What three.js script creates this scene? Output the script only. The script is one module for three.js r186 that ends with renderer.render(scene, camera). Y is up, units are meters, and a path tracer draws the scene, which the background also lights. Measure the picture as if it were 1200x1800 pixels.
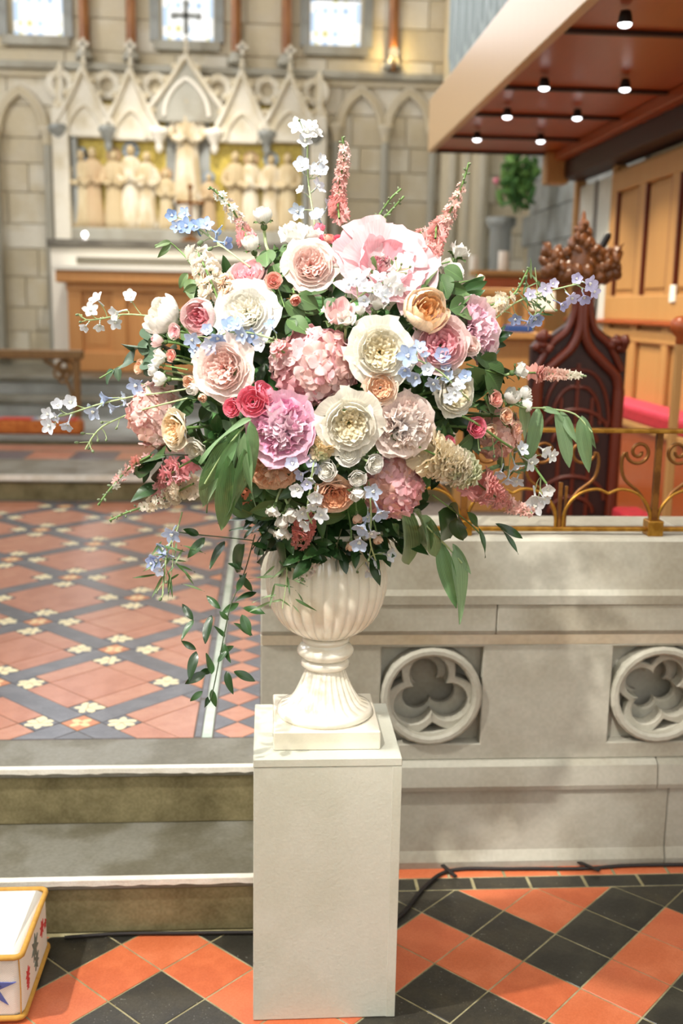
import * as THREE from 'three';
import { RoundedBoxGeometry } from 'three/addons/geometries/RoundedBoxGeometry.js';
import { mergeGeometries } from 'three/addons/utils/BufferGeometryUtils.js';
import { RectAreaLightUniformsLib } from 'three/addons/lights/RectAreaLightUniformsLib.js';
RectAreaLightUniformsLib.init();

// ---------------------------------------------------------------- camera, light, exposure
const scene = new THREE.Scene();
scene.background = new THREE.Color(0x9fb4c8);
const V = (x, y, z) => new THREE.Vector3(x, y, z);
const D = Math.PI / 180, F = 1850, CH = 1.56;
const camera = new THREE.PerspectiveCamera(2 * Math.atan(900 / F) / D, 1200 / 1800, 0.05, 100);
camera.position.set(0, CH, 0);
camera.rotation.set(-11.08 * D, -4.07 * D, 1.03 * D, 'YXZ');
camera.updateMatrixWorld();
camera.focus = 2.05;
camera.userData.fStop = 2.8;
scene.add(camera);
const renderer = new THREE.WebGLRenderer();
renderer.toneMapping = THREE.LinearToneMapping;
renderer.toneMappingExposure = 1.0;
renderer.shadowMap.enabled = true;

// daylight of the tall windows: one soft source just inside each of them (the windows themselves are built with the walls)
function windowLight(name, x, y, z, w, h, tx, ty, tz, color, power) {
  const l = new THREE.RectAreaLight(color, power, w, h);
  l.name = name; l.position.set(x, y, z); l.lookAt(tx, ty, tz); scene.add(l);
  return l;
}
const NORTH_WINDOWS = [-9.6, -6.9, -4.2, -1.2, 1.5], SOUTH_WINDOWS = [-1.2, 1.5, 4.0], WEST_WINDOWS = [-2.6, 0, 2.6];
for (const z of NORTH_WINDOWS) windowLight('north_window_light', -4.28, 5.3, z, 1.3, 3.2, 4, 5.3, z, 0xf6f8ff, z < -3 ? 6 : 3);
for (const z of SOUTH_WINDOWS) windowLight('south_window_light', 4.28, 5.3, z, 1.3, 3.2, -4, 5.3, z, 0xf6f8ff, 2);
for (const x of WEST_WINDOWS) windowLight('west_window_light', x, 4.6, 6.28, 1.5, 4.2, x, 4.6, -4, 0xf6f8ff, 2.1);
for (const x of [-2.53, -0.905, 0.73]) windowLight('east_window_light', x, 5.4, -12.3, 0.56, 1.9, x, 5.4, 0, 0xf4f7ff, 12);
// round pendant lamps hanging from the roof, above the frame
const PENDANTS = [[-1.0, 6.2, -1.0], [1.3, 6.2, -0.6], [-0.9, 6.2, -5.2]];
for (const [x, y, z] of PENDANTS) windowLight('pendant_lamp_light', x, y - 0.06, z, 0.8, 0.8, x, 0, z + 0.001, 0xfffcf6, z < -3 ? 3.5 : 13);
// the two spot lamps high on the north wall that light the step and the urn
function spot(name, from, to, power, cone, soft, color) {
  const s = new THREE.SpotLight(color, power, 0, cone * D, 0.6, 2);
  s.name = name; s.position.copy(from); s.target.position.copy(to); s.castShadow = true; s.shadow.radius = soft;
  scene.add(s, s.target); return s;
}
const KEY_FROM = V(-3.2, 5.4, -1.2);
spot('key_lamp_light', KEY_FROM, V(0.1, 1.1, -2.3), 105, 22, 5, 0xfff9f0);
const ALTAR_LAMP = V(-0.9, 6.6, -8.6);
spot('altar_lamp_light', ALTAR_LAMP, V(-0.86, 2.3, -11.9), 95, 19, 6, 0xfff9f0);
const FLOWER_LAMP = V(-1.4, 5.7, 1.2);
spot('flower_lamp_light', FLOWER_LAMP, V(0.12, 1.46, -2.15), 150, 6.5, 5, 0xfff9f0);

// pixel of the 1200 x 1800 photograph -> direction; points come from planes or shells in the room
const ray = (px, py) => V((px - 600) / F, -(py - 900) / F, -1).applyQuaternion(camera.quaternion);
const onZ = (px, py, z) => { const d = ray(px, py); return d.multiplyScalar(z / d.z).add(camera.position); };
const onY = (px, py, y) => { const d = ray(px, py); return d.multiplyScalar((y - CH) / d.y).add(camera.position); };

// ---------------------------------------------------------------- helpers
let seed = 1234567;
const rnd = (a = 1, b) => { seed = (seed * 1664525 + 1013904223) >>> 0; const r = seed / 4294967296; return b === undefined ? r * a : a + r * (b - a); };
const reseed = s => { seed = s >>> 0; rnd(); rnd(); };
const pick = a => a[Math.floor(rnd() * a.length)];
const clamp = (x, a, b) => Math.max(a, Math.min(b, x)), mix = (a, b, t) => a + (b - a) * t;
const sstep = (a, b, x) => { const t = clamp((x - a) / (b - a), 0, 1); return t * t * (3 - 2 * t); };
const taken = new Map();
function numbered(name) { const n = taken.get(name) || 0; taken.set(name, n + 1); return n ? name + '_' + String(n).padStart(3, '0') : name; }
function shade(o) { o.castShadow = o.receiveShadow = true; return o; }
function tag(o, label, category, group, kind) { Object.assign(o.userData, { label, category }); if (group) o.userData.group = group; if (kind) o.userData.kind = kind; return o; }
function thing(name, label, category, p = [0, 0, 0], group, kind) {
  const o = new THREE.Group(); o.name = numbered(name); o.position.set(...p); scene.add(o);
  return tag(o, label, category, group, kind);
}
// geometry given in world coordinates becomes a mesh under its parent (parents are never turned when this is used)
function origin(o) { const p = V(0, 0, 0); for (; o && o !== scene; o = o.parent) p.add(o.position); return p; }
function part(name, geo, mat, parent, x = 0, y = 0, z = 0) {
  const m = shade(new THREE.Mesh(geo, mat)); m.name = name; m.position.set(x, y, z).sub(origin(parent)); parent.add(m); return m;
}
function sub(name, geo, mat, parent, x = 0, y = 0, z = 0) { const m = shade(new THREE.Mesh(geo, mat)); m.name = name; m.position.set(x, y, z); parent.add(m); return m; }
function solo(name, geo, mat, label, category, x = 0, y = 0, z = 0, group, kind) {
  const m = shade(new THREE.Mesh(geo, mat)); m.name = numbered(name); m.position.set(x, y, z); scene.add(m);
  return tag(m, label, category, group, kind);
}
const box = (w, h, d, r = 0.004) => cubeUV(r ? new RoundedBoxGeometry(w, h, d, 1, Math.min(r, w / 2.01, h / 2.01, d / 2.01)) : new THREE.BoxGeometry(w, h, d));
const bar = (x0, x1, y0, y1, z0, z1, r = 0.004) => box(x1 - x0, y1 - y0, z1 - z0, r).translate((x0 + x1) / 2, (y0 + y1) / 2, (z0 + z1) / 2);
function cubeUV(g) {            // uv in metres from the dominant normal
  const p = g.attributes.position, n = g.attributes.normal, uv = new Float32Array(p.count * 2);
  for (let i = 0; i < p.count; i++) {
    const ax = Math.abs(n.getX(i)), ay = Math.abs(n.getY(i)), az = Math.abs(n.getZ(i));
    const [a, b] = ax >= ay && ax >= az ? [p.getZ(i), p.getY(i)] : ay >= az ? [p.getX(i), p.getZ(i)] : [p.getX(i), p.getY(i)];
    uv[2 * i] = a; uv[2 * i + 1] = b;
  }
  g.setAttribute('uv', new THREE.BufferAttribute(uv, 2)); return g;
}
const join = list => mergeGeometries(list.map(g => { const h = g.index ? g.toNonIndexed() : g.clone(); for (const k of Object.keys(h.attributes)) if (!['position', 'normal', 'uv'].includes(k)) h.deleteAttribute(k); return h; }));
const lathe = (pts, seg = 40) => new THREE.LatheGeometry(pts.map(([r, y]) => new THREE.Vector2(r, y)), seg);
const tube = (pts, r, seg = 24, rs = 6) => new THREE.TubeGeometry(new THREE.CatmullRomCurve3(pts.map(p => p.isVector3 ? p : V(...p))), seg, r, rs);
function shape(pts) { const s = new THREE.Shape(); pts.forEach(([x, y], i) => i ? s.lineTo(x, y) : s.moveTo(x, y)); s.closePath(); return s; }
function prism(pts, depth, bevel = 0, holes = []) {       // outline in x/y, extruded along +z
  const s = pts.getPoints ? pts : shape(pts); for (const h of holes) s.holes.push(h.getPoints ? h : shape(h));
  return cubeUV(new THREE.ExtrudeGeometry(s, { depth: depth - 2 * bevel, bevelEnabled: bevel > 0, bevelSize: bevel, bevelThickness: bevel, bevelOffset: -bevel, bevelSegments: 1, curveSegments: 14 }).translate(0, 0, bevel));
}
function ring(path, x, y, r, cw) { path.absarc(x, y, r, 0, Math.PI * 2, !!cw); return path; }
function archPts(x0, x1, y0, ys, n = 8, k = 1) {       // pointed arch outline, springing at ys
  const w = x1 - x0, pts = [[x0, y0], [x1, y0], [x1, ys]], R = w * k, c = x1 - R, a1 = Math.acos((((x0 + x1) / 2) - c) / R);
  for (let i = 1; i <= n; i++) pts.push([c + R * Math.cos(a1 * i / n), ys + R * Math.sin(a1 * i / n)]);
  for (let i = n - 1; i >= 0; i--) pts.push([x0 + R - R * Math.cos(a1 * i / n), ys + R * Math.sin(a1 * i / n)]);
  return pts;
}

// ---------------------------------------------------------------- procedural textures (periodic noise)
const hash = (x, y, s) => { let h = (x * 374761393 + y * 668265263 + s * 974634777) | 0; h = Math.imul(h ^ (h >>> 13), 1274126177); return ((h ^ (h >>> 16)) >>> 0) / 4294967296; };
function noise(u, v, px, py, s = 0) {
  const x = u * px, y = v * py, xi = Math.floor(x), yi = Math.floor(y), fx = x - xi, fy = y - yi, sx = fx * fx * (3 - 2 * fx), sy = fy * fy * (3 - 2 * fy);
  const g = (i, j) => hash(((xi + i) % px + px) % px, ((yi + j) % py + py) % py, s);
  return mix(mix(g(0, 0), g(1, 0), sx), mix(g(0, 1), g(1, 1), sx), sy);
}
const fbm = (u, v, px, py, o = 4, s = 0) => { let a = 0, w = 0.5, t = 0; for (let i = 0; i < o; i++) { a += w * noise(u, v, px << i, py << i, s + i); t += w; w /= 2; } return a / t; };
function tex(n, f, srgb = true, m = n) {
  const d = new Uint8Array(n * m * 4);
  for (let j = 0; j < m; j++) for (let i = 0; i < n; i++) { const c = f(i / n, j / m), k = 4 * (j * n + i); d[k] = c[0]; d[k + 1] = c[1]; d[k + 2] = c[2]; d[k + 3] = 255; }
  const t = new THREE.DataTexture(d, n, m); t.wrapS = t.wrapT = THREE.RepeatWrapping; t.magFilter = t.minFilter = THREE.LinearFilter;
  if (srgb) t.colorSpace = THREE.SRGBColorSpace; t.needsUpdate = true; return t;
}
const rep = (t, x, y) => { const c = t.clone(); c.repeat.set(x, y); c.needsUpdate = true; return c; };
const rgb = (h, k = 1) => { const c = [(h >> 16) & 255, (h >> 8) & 255, h & 255]; return c.map(v => clamp(v * k, 0, 255)); };
const blend = (a, b, t) => a.map((v, i) => clamp(v + (b[i] - v) * t, 0, 255));
const M = (o) => new THREE.MeshStandardMaterial({ roughness: 0.8, ...o });
function blotch(h0, h1, fine, s, px = 4, speck = 0) { const a = rgb(h0), b = rgb(h1); return tex(256, (u, v) => { const t = fbm(u, v, px, px, 5, s), g = (noise(u, v, 128, 128, s + 9) - 0.5) * fine, k = speck && noise(u, v, 90, 90, s + 5) > 0.93 && fbm(u, v, 5, 5, 2, s + 6) > 0.5 ? speck : 0; return blend(a, b, sstep(0.3, 0.7, t)).map(c => clamp(c + g + k, 0, 255)); }); }
const grey = (s, px, py, o = 4) => tex(256, (u, v) => { const c = 255 * fbm(u, v, px, py, o, s); return [c, c, c]; }, false);
function grain(h0, h1, s, lines = 34) { const a = rgb(h0), b = rgb(h1); return tex(256, (u, v) => { const w = fbm(u, v, 3, 2, 3, s) * 1.4, t = 0.5 + 0.5 * Math.sin((u * lines + w * 6) * Math.PI * 2), f = noise(u, v, 128, 6, s + 3); return blend(a, b, 0.45 * t + 0.55 * f); }); }
const bumpStone = rep(grey(5, 8, 8, 5), 2, 2), bumpFine = rep(grey(6, 32, 32, 3), 6, 6);
const mat = {
  cream: M({ map: rep(blotch(0xb1aea0, 0x9b9584, 10, 11), 1.1, 1.1), bumpMap: bumpStone, bumpScale: 0.002, roughness: 0.75 }),
  ashlar: [0xddd5c0, 0xd6ccb6, 0xe3dcca, 0xcdc2aa].map((h, i) => M({ map: rep(blotch(h, 0xcdc0a2, 12, 20 + i), 0.9, 0.9), bumpMap: bumpStone, bumpScale: 0.003, roughness: 0.85 })),
  greyStone: M({ map: rep(blotch(0xa9aca8, 0x8c8d86, 10, 31), 0.8, 0.8), bumpMap: bumpStone, bumpScale: 0.002, roughness: 0.7 }),
  mortar: M({ map: rep(blotch(0xccc0a4, 0xbcae8f, 14, 33), 1.5, 1.5), roughness: 0.95 }),
  tread: M({ map: rep(blotch(0x7d7b70, 0x646050, 14, 41, 6), 1.4, 1.4), bumpMap: bumpStone, bumpScale: 0.0012, roughness: 0.42 }),
  riser: M({ map: rep(blotch(0x857b58, 0x675e3e, 18, 43, 5), 1.6, 1.6), bumpMap: bumpStone, bumpScale: 0.003, roughness: 0.8 }),
  nosing: M({ map: rep(blotch(0xf4f1e6, 0xe6e1d2, 12, 45, 8), 3, 3), bumpMap: bumpFine, bumpScale: 0.001, roughness: 0.55 }),
  grout: M({ map: rep(blotch(0xa8a07c, 0x8f8662, 20, 47, 8), 4, 4), roughness: 0.95 }),
  groutDark: M({ map: rep(blotch(0x6f6660, 0x5d564f, 14, 48, 8), 4, 4), roughness: 0.9 }),
  plaster: M({ map: rep(blotch(0xebe8e0, 0xe1dcd0, 6, 51), 0.5, 0.5), roughness: 0.9 }),
  oak: M({ map: rep(grain(0xc0935a, 0xad7d45, 61), 2.2, 0.6), roughness: 0.45 }),
  oakPale: M({ map: rep(grain(0xd2b184, 0xc6a173, 62), 2.0, 0.6), roughness: 0.38 }),
  oakRed: M({ map: rep(grain(0xac5526, 0x97451b, 63), 2.2, 0.7), roughness: 0.32 }),
  carved: M({ map: rep(grain(0x6d2a14, 0x541c0d, 64), 5, 2), roughness: 0.35 }),
  darkWood: M({ map: rep(grain(0x3a140b, 0x280d07, 65), 4, 1.4), roughness: 0.5 }),
  altarOak: M({ map: rep(grain(0xd39a5c, 0xc48548, 66), 1.6, 0.6), roughness: 0.5 }),
  white: M({ color: 0xf1ebdc, roughness: 0.6 }),
  brass: M({ map: rep(blotch(0xb98a3c, 0x9a6d28, 10, 71, 8), 8, 8), metalness: 0.85, roughness: 0.35 }),
  brassDull: M({ map: rep(blotch(0x8a5c2a, 0x6b431f, 12, 72, 8), 8, 8), metalness: 0.7, roughness: 0.42 }),
  black: M({ color: 0x14110f, roughness: 0.55 }),
  red: M({ map: rep(blotch(0xb5202c, 0xa01a26, 10, 73, 16), 4, 4), roughness: 0.85 }),
  pinkRed: M({ map: rep(blotch(0xc2384f, 0xb02c44, 10, 74, 16), 4, 4), roughness: 0.8 }),
  marble: M({ map: rep(blotch(0x9db09f, 0xc2cec2, 6, 75, 3), 3, 3), roughness: 0.25 }),
};
// ---------------------------------------------------------------- the shell of the church
const struct = (name, geo, m, x = 0, y = 0, z = 0) => { const o = shade(new THREE.Mesh(geo, m)); o.name = numbered(name); o.position.set(x, y, z); o.userData.kind = 'structure'; scene.add(o); return o; };
const structGroup = (name, p = [0, 0, 0]) => { const o = new THREE.Group(); o.name = numbered(name); o.position.set(...p); o.userData.kind = 'structure'; scene.add(o); return o; };
const stained = (() => {     // leaded glass with small coloured quarries
  const cols = [[196, 216, 236], [214, 206, 140], [176, 200, 232], [236, 232, 205]];
  return tex(256, (u, v) => {
    const cx = u * 5, cy = v * 20, ix = Math.floor(cx), iy = Math.floor(cy), dx = cx - ix - 0.5, dy = cy - iy - 0.5, r = Math.hypot(dx, dy), h = hash(ix, iy, 7);
    const border = u < 0.1 || u > 0.9;
    if (border) return hash(Math.floor(v * 24), u < 0.5 ? 1 : 2, 3) > 0.45 ? cols[0] : [250, 250, 246];
    return r < 0.3 && h > 0.35 ? cols[Math.floor(h * 13) % 4] : [253, 253, 250];
  });
})();
const paneMat = (k, map) => M({ color: 0x000000, emissive: 0xffffff, emissiveIntensity: k, emissiveMap: map || null, roughness: 0.3 });
const paneEast = paneMat(1.25, stained), paneSide = paneMat(1.6);
let windowCount = 0;
function windowPane(pts, m, place) {        // pane plus lead bars
  const g = structGroup('window_' + (++windowCount));
  const p = prism(pts, 0.02); const bb = new THREE.Box3().setFromBufferAttribute(p.attributes.position), uv = p.attributes.uv, q = p.attributes.position;
  for (let i = 0; i < uv.count; i++) uv.setXY(i, (q.getX(i) - bb.min.x) / (bb.max.x - bb.min.x), (q.getY(i) - bb.min.y) / (bb.max.y - bb.min.y));
  const list = [['pane', p, m]];
  for (let y = bb.min.y + 0.55; y < bb.max.y - 0.4; y += 0.55) list.push(['saddle_bar', bar(bb.min.x, bb.max.x, y - 0.012, y + 0.012, -0.02, 0.03, 0), mat.black]);
  for (const [n, geo, mm] of list) { place(geo); sub(n, geo, mm, g); }
}
const northHole = z => archPts(z - 0.65, z + 0.65, 3.5, 6.2);
const wallL = struct('wall_left', prism([[-12.9, 0], [6.9, 0], [6.9, 8], [-12.9, 8]], 0.5, 0, NORTH_WINDOWS.map(northHole)).rotateY(-Math.PI / 2).translate(-4.4, 0, 0), mat.plaster);
for (const z of NORTH_WINDOWS) windowPane(northHole(z), paneSide, g => g.rotateY(-Math.PI / 2).translate(-4.5, 0, 0));
struct('wall_right', prism([[12.9, 0], [-6.9, 0], [-6.9, 8], [12.9, 8]].reverse(), 0.5, 0, SOUTH_WINDOWS.map(z => northHole(-z))).rotateY(Math.PI / 2).translate(4.4, 0, 0), mat.plaster);
for (const z of SOUTH_WINDOWS) windowPane(northHole(-z), paneSide, g => g.rotateY(Math.PI / 2).translate(4.5, 0, 0));
const westHole = x => archPts(x - 0.75, x + 0.75, 2.4, 5.6);
struct('wall_back', prism([[-4.4, 0], [4.4, 0], [4.4, 8], [-4.4, 8]], 0.5, 0, WEST_WINDOWS.map(westHole)).translate(0, 0, 6.4), mat.plaster);
for (const x of WEST_WINDOWS) windowPane(westHole(x), paneSide, g => g.translate(0, 0, 6.5));
struct('ceiling', box(9.8, 0.3, 19.8, 0).translate(0, 8.15, -3), mat.plaster);

// east wall: ashlar round three lancets
const EASTX = [-2.53, -0.905, 0.73], ZE = -12.4;
const eastHole = x => archPts(x - 0.285, x + 0.285, 4.37, 6.3);
const east = struct('wall_front', prism([[-4.4, 0], [3.4, 0], [3.4, 8], [-4.4, 8]], 0.5, 0, EASTX.map(eastHole)).translate(0, 0, ZE - 0.53), mat.mortar);
for (const x of EASTX) windowPane(eastHole(x), paneEast, g => g.translate(0, 0, ZE - 0.25));
reseed(11);
for (let row = 0, y = 0.9; y < 5.1; row++) {           // stone blocks of the wall that the photograph shows
  const h = [0.31, 0.27, 0.34][row % 3]; let x = -3.7 - rnd(0.4);
  while (x < 3.0) {
    const w = rnd(0.42, 0.72), x1 = Math.min(x + w, 3.0), yc = y + h / 2;
    const behindReredos = x > -2.2 && x1 < 0.48 && yc < 3.95;
    let parts = [[x, x1]];
    if (yc + h / 2 > 4.36) for (const c of EASTX) parts = parts.flatMap(([a, b]) => b < c - 0.3 || a > c + 0.3 ? [[a, b]] : [[a, c - 0.3], [c + 0.3, b]].filter(([p, q]) => q - p > 0.03));
    if (!behindReredos) for (const [a, b] of parts) part('stone_block', box(b - a - 0.008, h - 0.008, 0.04, 0.006), pick(mat.ashlar), east, (a + b) / 2, yc, ZE - 0.015);
    x = x1;
  }
  y += h;
}
for (const x of EASTX) for (const s of [-1, 1]) part('window_reveal', bar(x + s * 0.35 - 0.05, x + s * 0.35 + 0.05, 4.36, 6.4, ZE - 0.01, ZE + 0.05), mat.greyStone, east);
for (const x of EASTX) part('window_sill', bar(x - 0.36, x + 0.36, 4.27, 4.37, ZE - 0.2, ZE + 0.07), mat.cream, east);
const shaftBrown = M({ map: rep(blotch(0xa9713c, 0x8a5526, 10, 81, 6), 2, 2), roughness: 0.35 });
for (const px of [150, 232, 415, 503, 690]) { const x = onZ(px, 60, ZE).x; part('wall_shaft', lathe([[0.055, 4.2], [0.055, 6.6]], 14), shaftBrown, east, x, 0, ZE + 0.09); part('shaft_base', lathe([[0.0, 4.13], [0.095, 4.13], [0.095, 4.18], [0.06, 4.23], [0.055, 4.26]], 14), mat.cream, east, x, 0, ZE + 0.09); }
part('string_course', bar(-4.4, 2.4, 4.02, 4.1, ZE, ZE + 0.13, 0.02), mat.cream, east);
part('string_course', bar(-4.4, 2.4, 3.95, 4.02, ZE, ZE + 0.06, 0.01), mat.ashlar[3], east);
function blindArch(xc, w, y0, ys) {      // moulded blind arch with a column at each side
  const pts = archPts(xc - w / 2, xc + w / 2, y0, ys, 10, 0.95).slice(2).map(([x, y]) => V(x, y, ZE + 0.05));
  part('arch_moulding', tube(pts, 0.035, 40, 8), mat.ashlar[3], east); part('arch_moulding', tube(pts.map(p => V(xc + (p.x - xc) * 1.2, p.y + (p.y - ys) * 0.16, ZE + 0.04)), 0.03, 40, 8), mat.ashlar[1], east);
}
function column(x, y0, y1, r) {
  part('column_shaft', lathe([[0, y0], [r * 1.7, y0], [r * 1.7, y0 + 0.05], [r * 1.2, y0 + 0.1], [r, y0 + 0.14], [r, y1 - 0.16]], 16), mat.cream, east, x, 0, ZE + 0.12);
  part('column_capital', lathe([[r, y1 - 0.17], [r * 1.3, y1 - 0.16], [r * 1.1, y1 - 0.13], [r * 1.5, y1 - 0.06], [r * 2.0, y1 - 0.02], [r * 2.0, y1 + 0.02], [0, y1 + 0.02]], 16), mat.ashlar[3], east, x, 0, ZE + 0.12);
}
for (const xc of [1.02, 1.56]) blindArch(xc, 0.44, 2.2, 3.52);
for (const x of [0.74, 1.29, 1.83]) column(x, 1.0, 3.52, 0.045);
for (const xc of [-2.72, -3.3]) blindArch(xc, 0.46, 2.0, 3.4);
for (const x of [-2.42, -3.0, -3.58]) column(x, 0.9, 3.4, 0.05);
for (const [x, r] of [[2.02, 0.1], [2.2, 0.08], [2.36, 0.11]]) part('wall_shaft', lathe([[r, 0.9], [r, 8]], 16), mat.ashlar[2], east, x, 0, ZE + 0.12);
// chancel south wall beyond the organ loft, grey in the window light
const sw = struct('wall_chancel', bar(2.95, 3.4, 0, 8, -12.4, -8.7, 0), mat.mortar);
reseed(5);
for (let row = 0, y = 0.9; y < 3.6; y += 0.34, row++) for (let z = -12.38 + (row % 2) * 0.3; z < -8.7; z += 0.62) part('stone_block', box(0.04, 0.332, 0.61, 0.006), mat.greyStone, sw, 2.935, y + 0.17, z + 0.3);

// ---------------------------------------------------------------- tiles
const inset = 0.002;
function clipPoly(poly, x0, x1, z0, z1) {
  const cut = (p, f) => { const o = []; for (let i = 0; i < p.length; i++) { const a = p[i], b = p[(i + 1) % p.length], fa = f(a), fb = f(b); if (fa >= 0) o.push(a); if (fa * fb < 0) { const t = fa / (fa - fb); o.push([mix(a[0], b[0], t), mix(a[1], b[1], t)]); } } return o; };
  for (const f of [q => q[0] - x0, q => x1 - q[0], q => q[1] - z0, q => z1 - q[1]]) { poly = cut(poly, f); if (poly.length < 3) return null; }
  return poly;
}
function tileGeo(poly, h) {      // polygon in x / z, top at y = 0
  const c = poly.reduce((a, p) => [a[0] + p[0] / poly.length, a[1] + p[1] / poly.length], [0, 0]);
  const q = poly.map(([x, z]) => { const dx = x - c[0], dz = z - c[1], l = Math.hypot(dx, dz) || 1, k = Math.max(0, 1 - 1.5 * inset / l); return [c[0] + dx * k, -(c[1] + dz * k)]; });
  return new THREE.ExtrudeGeometry(shape(q), { depth: h - 0.001, bevelEnabled: true, bevelSize: 0.001, bevelThickness: 0.001, bevelOffset: -0.001, bevelSegments: 1 }).rotateX(-Math.PI / 2).translate(0, -h, 0);
}
const areaOf = p => Math.abs(p.reduce((s, a, i) => { const b = p[(i + 1) % p.length]; return s + a[0] * b[1] - b[0] * a[1]; }, 0)) / 2;
const tileBump = rep(grey(91, 16, 16, 4), 6, 6);
const tileMat = (h0, h1, s, r, speck = 0) => M({ map: rep(blotch(h0, h1, 12, s, 6, speck), 3.1, 3.1), bumpMap: tileBump, bumpScale: 0.0004, roughness: r });
const orangeT = [0, 1, 2].map(i => tileMat([0xcf6e44, 0xc66843, 0xd4774e][i], [0xc2623b, 0xcd7049, 0xc86940][i], 101 + i, 0.42));
const darkT = [0, 1, 2].map(i => tileMat([0x3a382f, 0x33312c, 0x423d31][i], [0x2b2a25, 0x3f3b31, 0x34322c][i], 111 + i, 0.36, 70));
const chOrange = [0, 1].map(i => tileMat([0xb57a62, 0xaf745c][i], [0xaa6e55, 0xb98269][i], 121 + i, 0.3));
const chDark = [0, 1].map(i => tileMat([0x5f6169, 0x595b63][i], [0x53555c, 0x676970][i], 131 + i, 0.3));
function polyTile(poly, y, m, parent, box4, h = 0.008) {
  const q = box4 ? clipPoly(poly, ...box4) : poly; if (!q || areaOf(q) < 0.0004) return;
  const c = q.reduce((a, p) => [a[0] + p[0] / q.length, a[1] + p[1] / q.length], [0, 0]);
  return part('tile', tileGeo(q.map(([x, z]) => [x - c[0], z - c[1]]), h), m, parent, c[0], y, c[1]);
}
const floor = struct('floor', bar(-4.4, 4.4, -0.3, -0.0014, -2.74, 6.4, 0), mat.grout);
const HD = 0.1092, NX = 0.735, NZ = -2.381, tri = a => { a = ((a % 6) + 6) % 6; return a > 3 ? 6 - a : a; };
const fullTile = tileGeo([[HD, 0], [0, HD], [-HD, 0], [0, -HD]], 0.008);
reseed(21);
for (let a = -22; a <= 13; a++) for (let b = -3; b <= 11; b++) {
  if ((a + b) % 2 === 0) continue;
  const x = NX + a * HD, z = NZ + b * HD, v = b + tri(a), m = (((v % 4) + 4) % 4) === 1 ? pick(darkT) : pick(orangeT);
  const z0 = x < 0.0 ? -2.42 : -2.594, poly = [[x + HD, z], [x, z + HD], [x - HD, z], [x, z - HD]];
  if (x > -0.2 && x < 0.2 && z < -2.42 + HD) { polyTile(poly, 0, m, floor, [-9, 9, -2.42, 9]); continue; }
  if (z - HD > z0) part('tile', fullTile, m, floor, x, rnd(-0.0002, 0.0006), z); else polyTile(poly, 0, m, floor, [-9, 9, z0, 9]);
}
reseed(22);
for (let x = 0.1; x < 2.1; x += 0.157) { polyTile([[x, -2.655], [x + 0.154, -2.655], [x + 0.154, -2.597], [x, -2.597]], 0, pick(darkT), floor); polyTile([[x - 0.06, -2.735], [x + 0.094, -2.735], [x + 0.094, -2.658], [x - 0.06, -2.658]], 0, pick(orangeT), floor); }

// ---------------------------------------------------------------- the two steps and the chancel floor
const Y1 = 0.149, Y2 = 0.317, ZR1 = -2.425, ZR2 = -2.705;
reseed(31);
function whiteNosing(x0, x1, y, z, h, parent, rough) {       // painted edge with an uneven lower line
  const pts = [[x0, y + 0.0012], [x1, y + 0.0012]]; for (let x = x1; x >= x0; x -= 0.02) pts.push([x, y - h - rnd(rough)]);
  part('painted_edge', prism(pts.reverse(), 0.004, 0.001).translate(0, 0, z - 0.001), mat.nosing, parent);
  part('painted_edge', bar(x0, x1, y - 0.001, y + 0.0016, z - 0.016, z + 0.002, 0), mat.nosing, parent);
}
const s1 = thing('stone_step', 'low worn stone step with a white painted edge beside the hassock', 'step', [-0.9, 0, ZR1], undefined, 'structure');
part('riser', bar(-1.9, 0.03, 0, Y1 - 0.028, ZR1 - 0.06, ZR1 - 0.008, 0.004), mat.riser, s1);
part('tread', bar(-1.9, 0.03, Y1 - 0.028, Y1, ZR2 - 0.05, ZR1, 0.006), mat.tread, s1);
whiteNosing(-1.9, 0.03, Y1, ZR1, 0.013, s1, 0.004);
const s2 = thing('stone_step', 'upper stone step with a white painted edge below the patterned tiles', 'step', [-0.9, Y1, ZR2], undefined, 'structure');
part('riser', bar(-1.9, -0.02, Y1, Y2 - 0.028, ZR2 - 0.05, ZR2 - 0.012, 0.004), mat.riser, s2);
part('tread', bar(-1.9, -0.02, Y2 - 0.028, Y2, -2.905, ZR2, 0.006), mat.tread, s2);
whiteNosing(-1.9, -0.02, Y2, ZR2, 0.013, s2, 0.005);
const chFloor = struct('floor', bar(-4.4, 4.4, -0.3, Y2 - 0.0016, -8.2, -2.9, 0), mat.groutDark);
struct('floor', bar(-4.4, -1.9, -0.3, Y2, -2.9, -2.43, 0), mat.tread);
const S = 0.488, B = 0.0865, H2 = S / Math.SQRT2, cN = [-0.558, -3.717];
const rot = (u, v) => [(u + v) / Math.SQRT2, (u - v) / Math.SQRT2];
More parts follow.
